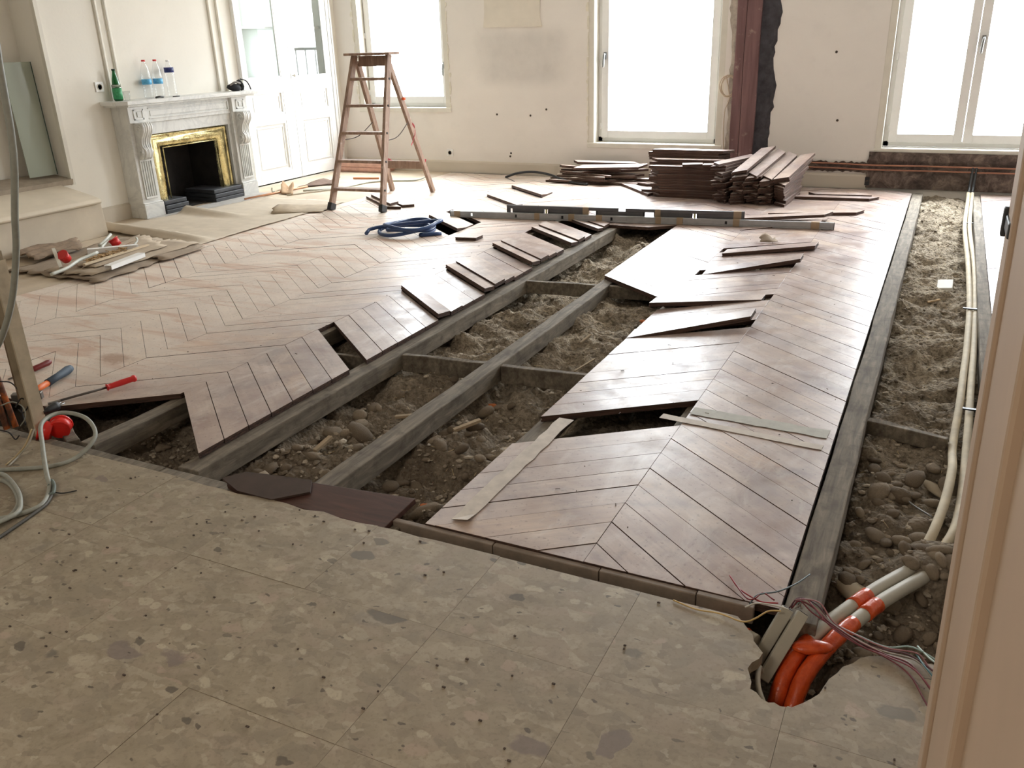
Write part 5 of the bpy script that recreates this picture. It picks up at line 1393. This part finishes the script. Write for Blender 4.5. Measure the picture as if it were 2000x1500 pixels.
# ================================================================ pipes along the trench
M_PIPE = plain('dusty_pale_pipe', srgb(196,184,158), .7, var=.16, scale=12, bump=.2)
pipe('heating_pipe', [(.236,8.70,.02), (.234,8.4,-.03), (.214,7.4,-.035), (.235,6.2,-.04), (.240,5.25,-.045), (.226,4.5,-.05), (.210,4.05,-.05), (.198,3.72,-.055), (.185,3.45,-.08), (.180,3.3,-.085), (.178,3.1,-.06), (.160,2.85,-.058), (.130,2.63,-.065), (.095,2.50,-.10), (.07,2.42,-.14)], .0155, M_PIPE, 'dusty pale pipe in the trench whose near end dives into the rubble', 'pipe', None, 10)
pipe('heating_pipe', [(.266,8.70,.02), (.266,8.4,-.03), (.248,7.4,-.035), (.269,6.2,-.04), (.268,5.25,-.045), (.256,4.5,-.05), (.240,3.93,-.05), (.230,3.5,-.055), (.222,3.2,-.075), (.21,2.9,-.075), (.19,2.68,-.066), (.158,2.55,-.075), (.125,2.45,-.11), (.10,2.38,-.15)], .0155, M_PIPE, 'dusty pale pipe in the trench running closest to the door jamb', 'pipe', None, 10)
mb = MB()
for y in (7.55, 5.1, 3.62):
    tag(MB().bx(-.04, .04, -.008, .008, 0, .006).build('pipe_clip', M_DMETAL, loc=(.245, y, -.03)), 'small dark clip bridging the trench pipes, '+{7.55: 'by the window', 5.1: 'past the white tile', 3.62: 'near the cross bearer'}[y], 'clip')

for x in (.238, .266): pipe('pipe_riser', [(x, 8.69, .02), (x+.002, 8.75, .08), (x+.004, 8.80, .17), (x+.005, 8.805, .23)], .012, M_DMETAL, 'dark pipe riser from the trench to the groove, '+('nearer the post' if x < .25 else 'nearer the jamb'), 'pipe')
# grey conduits wrapped in orange tape at the broken terrazzo corner
M_CON = plain('grey_plastic_conduit', srgb(182,178,164), .5, var=.08); M_OTAPE = Mat('orange_adhesive_tape', .28); _n = M_OTAPE.noise(M_OTAPE.pos(), 40, 4, .6); M_OTAPE.color(M_OTAPE.ramp(_n, [(.3, srgb(190,66,26)), (.7, srgb(222,92,40))])); M_OTAPE.bump(_n, .6, .004); M_OTAPE = M_OTAPE.m
def wrapped(pts, r, label, bands):
    P = smooth_path(pts, 8); e = empty('conduit', tuple(P[0]), 0, label, 'pipe'); o0 = P[0]; P = [p-o0 for p in P]; n = len(P)
    MB().tube(P, r, 14).build('tube', M_CON, e)
    for a, b in bands:
        i0, i1 = int(a*(n-1)), max(int(a*(n-1))+2, int(b*(n-1)))
        MB().tube(P[i0:i1+1], [r*random.uniform(1.06, 1.14) for _ in P[i0:i1+1]], 14).build('orange_tape', M_OTAPE, e)
    return e
wrapped([(.115,2.46,-.075), (.04,2.315,-.058), (-.016,2.20,-.048), (-.08,2.065,-.046), (-.135,1.945,-.052), (-.175,1.845,-.085), (-.19,1.765,-.15)], .0195, 'grey conduit wrapped in orange tape, nearer the parquet panel', [(.36, .45), (.70, 1.0)])
wrapped([(.145,2.43,-.075), (.07,2.285,-.06), (.012,2.165,-.048), (-.045,2.04,-.046), (-.095,1.925,-.054), (-.135,1.82,-.088), (-.15,1.74,-.15)], .0195, 'grey conduit wrapped in orange tape, nearer the door jamb', [(.36, .45), (.52, 1.0)])
V, Fq = rock_mesh(77, .4, 1); o = MB().add([(v[0]*.04, v[1]*.026, v[2]*.022) for v in V], Fq, 0, True).build('tape_wad', M_OTAPE, loc=(-.13, 1.895, -.036), rot=(0, 0, .5)); tag(o, 'crumpled wad of orange tape joining the two conduits', 'tape')
e = wrapped([(-.40,1.91,-.06), (-.34,1.90,-.055), (-.30,1.885,-.05), (-.262,1.868,-.05)], .018, 'short conduit stub in orange tape under the terrazzo edge', [(0, .8)])
M_GTR = plain('grey_cable_duct', srgb(172,168,154), .55, var=.1)
for a, b, lab in (((-.258,1.838,-.10), (-.200,1.922,.034), 'grey flat cable duct standing out of the broken corner, nearer the parquet'), ((-.228,1.790,-.10), (-.163,1.922,.030), 'grey flat cable duct standing out of the broken corner, nearer the jamb')):
    e = empty('cable_duct', a, 0, lab, 'duct'); B = np.array(b)-np.array(a)
    MB().bar((0,0,0), B, .030, .018, up=(.3,-.8,.5)).build('duct', M_GTR, e, bevel=.002); MB().bar(B*.985, B*1.01, .022, .010, up=(.3,-.8,.5)).build('open_end', M_BLACK, e)
pipe('conduit', [(-.233,1.80,-.085), (-.236,1.77,-.05), (-.225,1.70,-.045), (-.195,1.645,-.06), (-.165,1.62,-.10)], .007, plain('pale_grey_tube', srgb(176,172,158), .45), 'thin pale tube curving down into the broken terrazzo hole')
pipe('conduit', [(-.15,1.70,-.10), (-.175,1.66,-.085), (-.185,1.64,-.10)], .009, M_GPIPE, 'white conduit tip poking out at the bottom of the terrazzo hole')
# bundle of wires
WIRES = [(srgb(112,50,56), 'dark red'), (srgb(140,80,88), 'pink'), (srgb(104,48,54), 'maroon'), (srgb(188,176,160), 'cream'), (srgb(160,150,140), 'grey'), (srgb(92,56,64), 'plum'), (srgb(160,110,114), 'pale pink'), (srgb(150,176,170), 'pale green')]
r = random.Random(4)
for k, (colr, nm) in enumerate(WIRES):
    j = lambda s: r.uniform(-s, s)
    dx = (k-3.5)*.004
    pts = [(-.185+j(.02), 1.975+j(.01), .005), (-.175+j(.01), 1.972+j(.01), .035), (-.135+dx*.5, 1.95+dx, .038+j(.01)), (-.09+j(.004), 1.915+dx, .024+j(.006)), (-.02, 1.885+dx*1.2, .014+j(.005)), (.04, 1.875+dx*1.6, .010+j(.004)), (.10+j(.01), 1.86+dx*3.5, .010+abs(j(.01))), (.15+j(.02), 1.80+dx*6, .006), (.19+j(.01), 1.78+dx*7, .005)]
    pipe('wire', pts, .0021, plain('wire_'+nm.replace(' ', '_'), colr, .5), nm+' wire in the bundle crossing from the ducts to the door jamb', 'wire', None, 6)
for k, (pts, colr, nm) in enumerate((
    ([F(1425,1124,.012), F(1442,1148,.012), F(1468,1166,.02), F(1490,1176,.03), F(1520,1178,.035)], srgb(150,40,44), 'red wire tip kinked over the panel edge'),
    ([F(1428,1128,.008), F(1455,1165,.02), F(1472,1170,.03), F(1490,1158,.03), F(1512,1172,.035)], srgb(120,34,40), 'dark red wire looping at the corner of the panel'),
    ([F(1582,1122,.01), F(1555,1140,.02), F(1520,1155,.03), F(1480,1162,.03), F(1464,1180,.02)], srgb(96,110,116), 'blue-grey wire stretched from the panel corner over the trench edge'),
    ([F(1455,1186,.015), F(1480,1178,.03), F(1520,1184,.04), F(1540,1190,.045)], srgb(200,196,186), 'white wire bending over the ducts'),
    ([F(1315,1172,.004), F(1360,1190,.004), F(1405,1198,.006), F(1450,1214,.01), F(1475,1208,.03), F(1500,1194,.04), F(1525,1193,.045)], srgb(196,166,104), 'yellow wire lying along the terrazzo edge to the ducts'),
    ([F(1792,1262,.01), F(1815,1285,.02), F(1835,1300,.03)], srgb(186,206,200), 'pale green wire tips spread by the door jamb'),
    ([F(1790,1278,.01), F(1805,1300,.02), F(1825,1325,.02)], srgb(84,120,126), 'teal wire end hanging by the door jamb'),
    ([F(1700,1268,.01), F(1740,1290,.006), F(1775,1318,.006), F(1805,1345,.005)], srgb(146,132,128), 'grey-brown wire drooping onto the terrazzo by the jamb'))):
    pipe('wire', pts, .0022, plain('loose_wire_%s' % nm.split()[0], colr, .5), nm, 'wire', None, 6)

# ================================================================ odds and ends
o = MB().box((0,0,0), (.085, .10, .022), Matrix.Rotation(.3, 3, 'X') @ Matrix.Rotation(-.12, 3, 'Y')).build('floor_tile', [M_WHITE], loc=(.112, 5.74, gz(.112, 5.74)+.035), bevel=.002); tag(o, 'broken white wall tile lying on the sand in the trench', 'tile')
o = MB().bar((0,0,0), (.06,.05,.008), .016, .008).build('wood_splinter', plain('pale_wood', srgb(206,180,144), .8), loc=(.03, 5.42, gz(.03,5.42)+.014)); tag(o, 'pale wood splinter on the sand near the white tile', 'wood')
for k, (x, y, a, L, w) in enumerate(((-1.62, 4.05, 1.35, .10, .012), (-1.52, 3.72, 1.25, .16, .010), (-1.66, 2.75, .9, .12, .02), (-2.05, 2.9, .2, .12, .02), (-2.12, 2.42, 1.5, .10, .02), (-1.98, 2.33, .1, .12, .016), (-1.44, 2.78, -.9, .13, .03))):
    b = (L*math.cos(a), L*math.sin(a), .02); z = gz(x, y)+.02
    o = MB().bar((0,0,0), b, w, w*.6).build('lath', plain('old_lath', srgb(168,150,124), .9, var=.2), loc=(x, y, z)); tag(o, ('upright thin lath on the sand near the bare joist', 'long thin lath on the sand by the panel edge', 'pale block of lath in the rubble under the panel edge', 'short lath in the rubble beside the bare joist end', 'split lath standing in the rubble by the dark board', 'flat lath among the rubble near the dark board', 'short wood block at the gap of the panel edge')[k], 'lath')
for k, (x, y, s) in enumerate(((-1.70, 3.18, .03), (-1.55, 2.33, .028), (-1.48, 3.4, .016), (-1.42, 4.5, .03))):
    V, Fq = rock_mesh(200+k, .45, 0); o = MB().add([(v[0]*s, v[1]*s*.6, v[2]*s*.5) for v in V], Fq).build('brick_fragment', plain('orange_brick', srgb(196,116,70), .9, var=.2), loc=(x, y, gz(x, y)+s*.3)); tag(o, ('orange brick fragment beside the bare joist', 'small orange brick fragment near the panel corner', 'tiny orange brick chip on the sand near the cross bearer', 'orange brick fragment on the sand by the projecting boards')[k], 'fragment')
for k, (x, y, r_) in enumerate(((.165, 3.08, .05), (.03, 2.93, .05), (-.06, 2.30, .055), (.09, 2.75, .04))):
    V, Fq = rock_mesh(300+k, .35, 1); s = (1.4, .7, .35) if k == 0 else (1, .85, .75)
    o = MB().add([(v[0]*r_*s[0], v[1]*r_*s[1], v[2]*r_*s[2]) for v in V], Fq, 0, True).build('plaster_lump' if k == 0 else 'boulder', plain('pale_lump', srgb(186,174,152), .95, var=.15) if k in (0, 2) else M_STONE, loc=(x, y, gz(x, y)+r_*.25), rot=(.1, .2, -.5)); tag(o, ('flat pale plaster lump by the trench pipes', 'large rounded stone half buried in the trench', 'big pale rough stone at the near end of the trench', 'smooth grey stone in the middle of the trench')[k], 'stone')
pipe('wire', [(.02,2.92,gz(.02,2.92)+.02), (.07,2.88,gz(.07,2.88)+.022), (.13,2.83,gz(.13,2.83)+.02)], .003, M_METAL, 'shiny stiff wire lying across the trench rubble', 'wire')
# clutter along the cupboard foot and behind the ladder
pipe('copper_pipe', [F(478,389,.012), F(600,364,.012)], .011, plain('salmon_copper', srgb(214,160,126), .5, .3), 'long salmon copper pipe on the floor at the cupboard foot', 'pipe')
pipe('pipe_stub', [F(537,374,.01), F(532,374,.012), F(531,370,.05), F(531,368,.11)], .008, M_GPIPE, 'bent grey pipe stub standing up near the fireplace', 'pipe')
pipe('conduit', [F(592,372,.01), F(660,368,.01), F(720,356,.01), F(770,353,.01), F(812,352,.012), F(832,345,.03)], .009, M_GPIPE, 'grey conduit running along the floor behind the ladder')
pipe('conduit', [F(560,381,.01), F(640,371,.01), F(690,366,.012)], .008, plain('dusty_white_conduit', srgb(206,198,182), .6), 'dusty white conduit on the floor beside the ladder')
pipe('wooden_lath', [F(690,348,.012), F(740,348,.012)], .011, plain('orange_lath', srgb(206,140,100), .7), 'orange wooden stick on the floor behind the ladder', 'stick')
o = sheet('cardboard_scrap', [F(549,380), F(572,382), F(576,370), F(552,368)], plain('brown_card', srgb(170,140,108), .9, var=.15), 6, 6, lambda u, v: .01+.07*v*abs(math.cos(3*u)), .05, .003, 31); tag(o, 'crumpled brown cardboard scrap on the floor at the cupboard foot', 'cardboard')
o = sheet('cardboard_scrap', [F(585,367), F(650,362), F(668,352), F(610,358)], plain('dark_card', srgb(110,90,78), .9, var=.25), 8, 5, lambda u, v: .008+.03*v*abs(math.sin(5*u)), .06, .003, 32); tag(o, 'dark torn cardboard strip lying behind the ladder foot', 'cardboard')
e = empty('wooden_crate', (-6.25, 8.66, 0), .05, 'low reddish wooden crate in the room corner behind the ladder', 'crate')
M_CRATE = plain('reddish_crate_wood', srgb(190,150,134), .8, var=.2, scale=10)
for z in (.02, .065): 
    MB().bx(-.30, .36, -.12, -.105, z, z+.036).build('slat', M_CRATE, e); MB().bx(-.30, .36, .105, .12, z, z+.036).build('slat', M_CRATE, e)
for x in (-.30, .345): MB().bx(x, x+.015, -.105, .105, .02, .105).build('end_board', M_CRATE, e)
MB().bx(-.285, .345, -.105, .105, .002, .02).build('bottom_board', M_CRATE, e)
# grit and chips on the parquet
mb = MB()
for k in range(150):
    if rs.random() < .45: x, y = rs.uniform(-1.28, -.24), rs.uniform(2.0, 7.0)
    else: x, y = rs.uniform(-5.0, -2.4), rs.uniform(2.5, 8.6)
    L = rs.choice((.0015, .002, .003, .004, .008)); a = rs.uniform(0, PI); d = np.array((math.cos(a), math.sin(a), 0))*L; p = np.array((x, y, .0035))
    mb.bar(p-d, p+d, rs.uniform(.0015, .0035), .002)
for k in range(90):
    x, y = rs.uniform(-2.6, .1), rs.uniform(.7, 1.87); L = rs.choice((.002, .003, .004)); p = np.array((x, y, .0025)); mb.bar(p-(L,0,0), p+(L,0,0), .004, .003)
o = mb.build('grit', plain('dark_grit', srgb(84,70,60), .9, var=.4, scale=40)); tag(o, 'dark grit and splinters scattered over the floor', 'grit', kind='stuff')
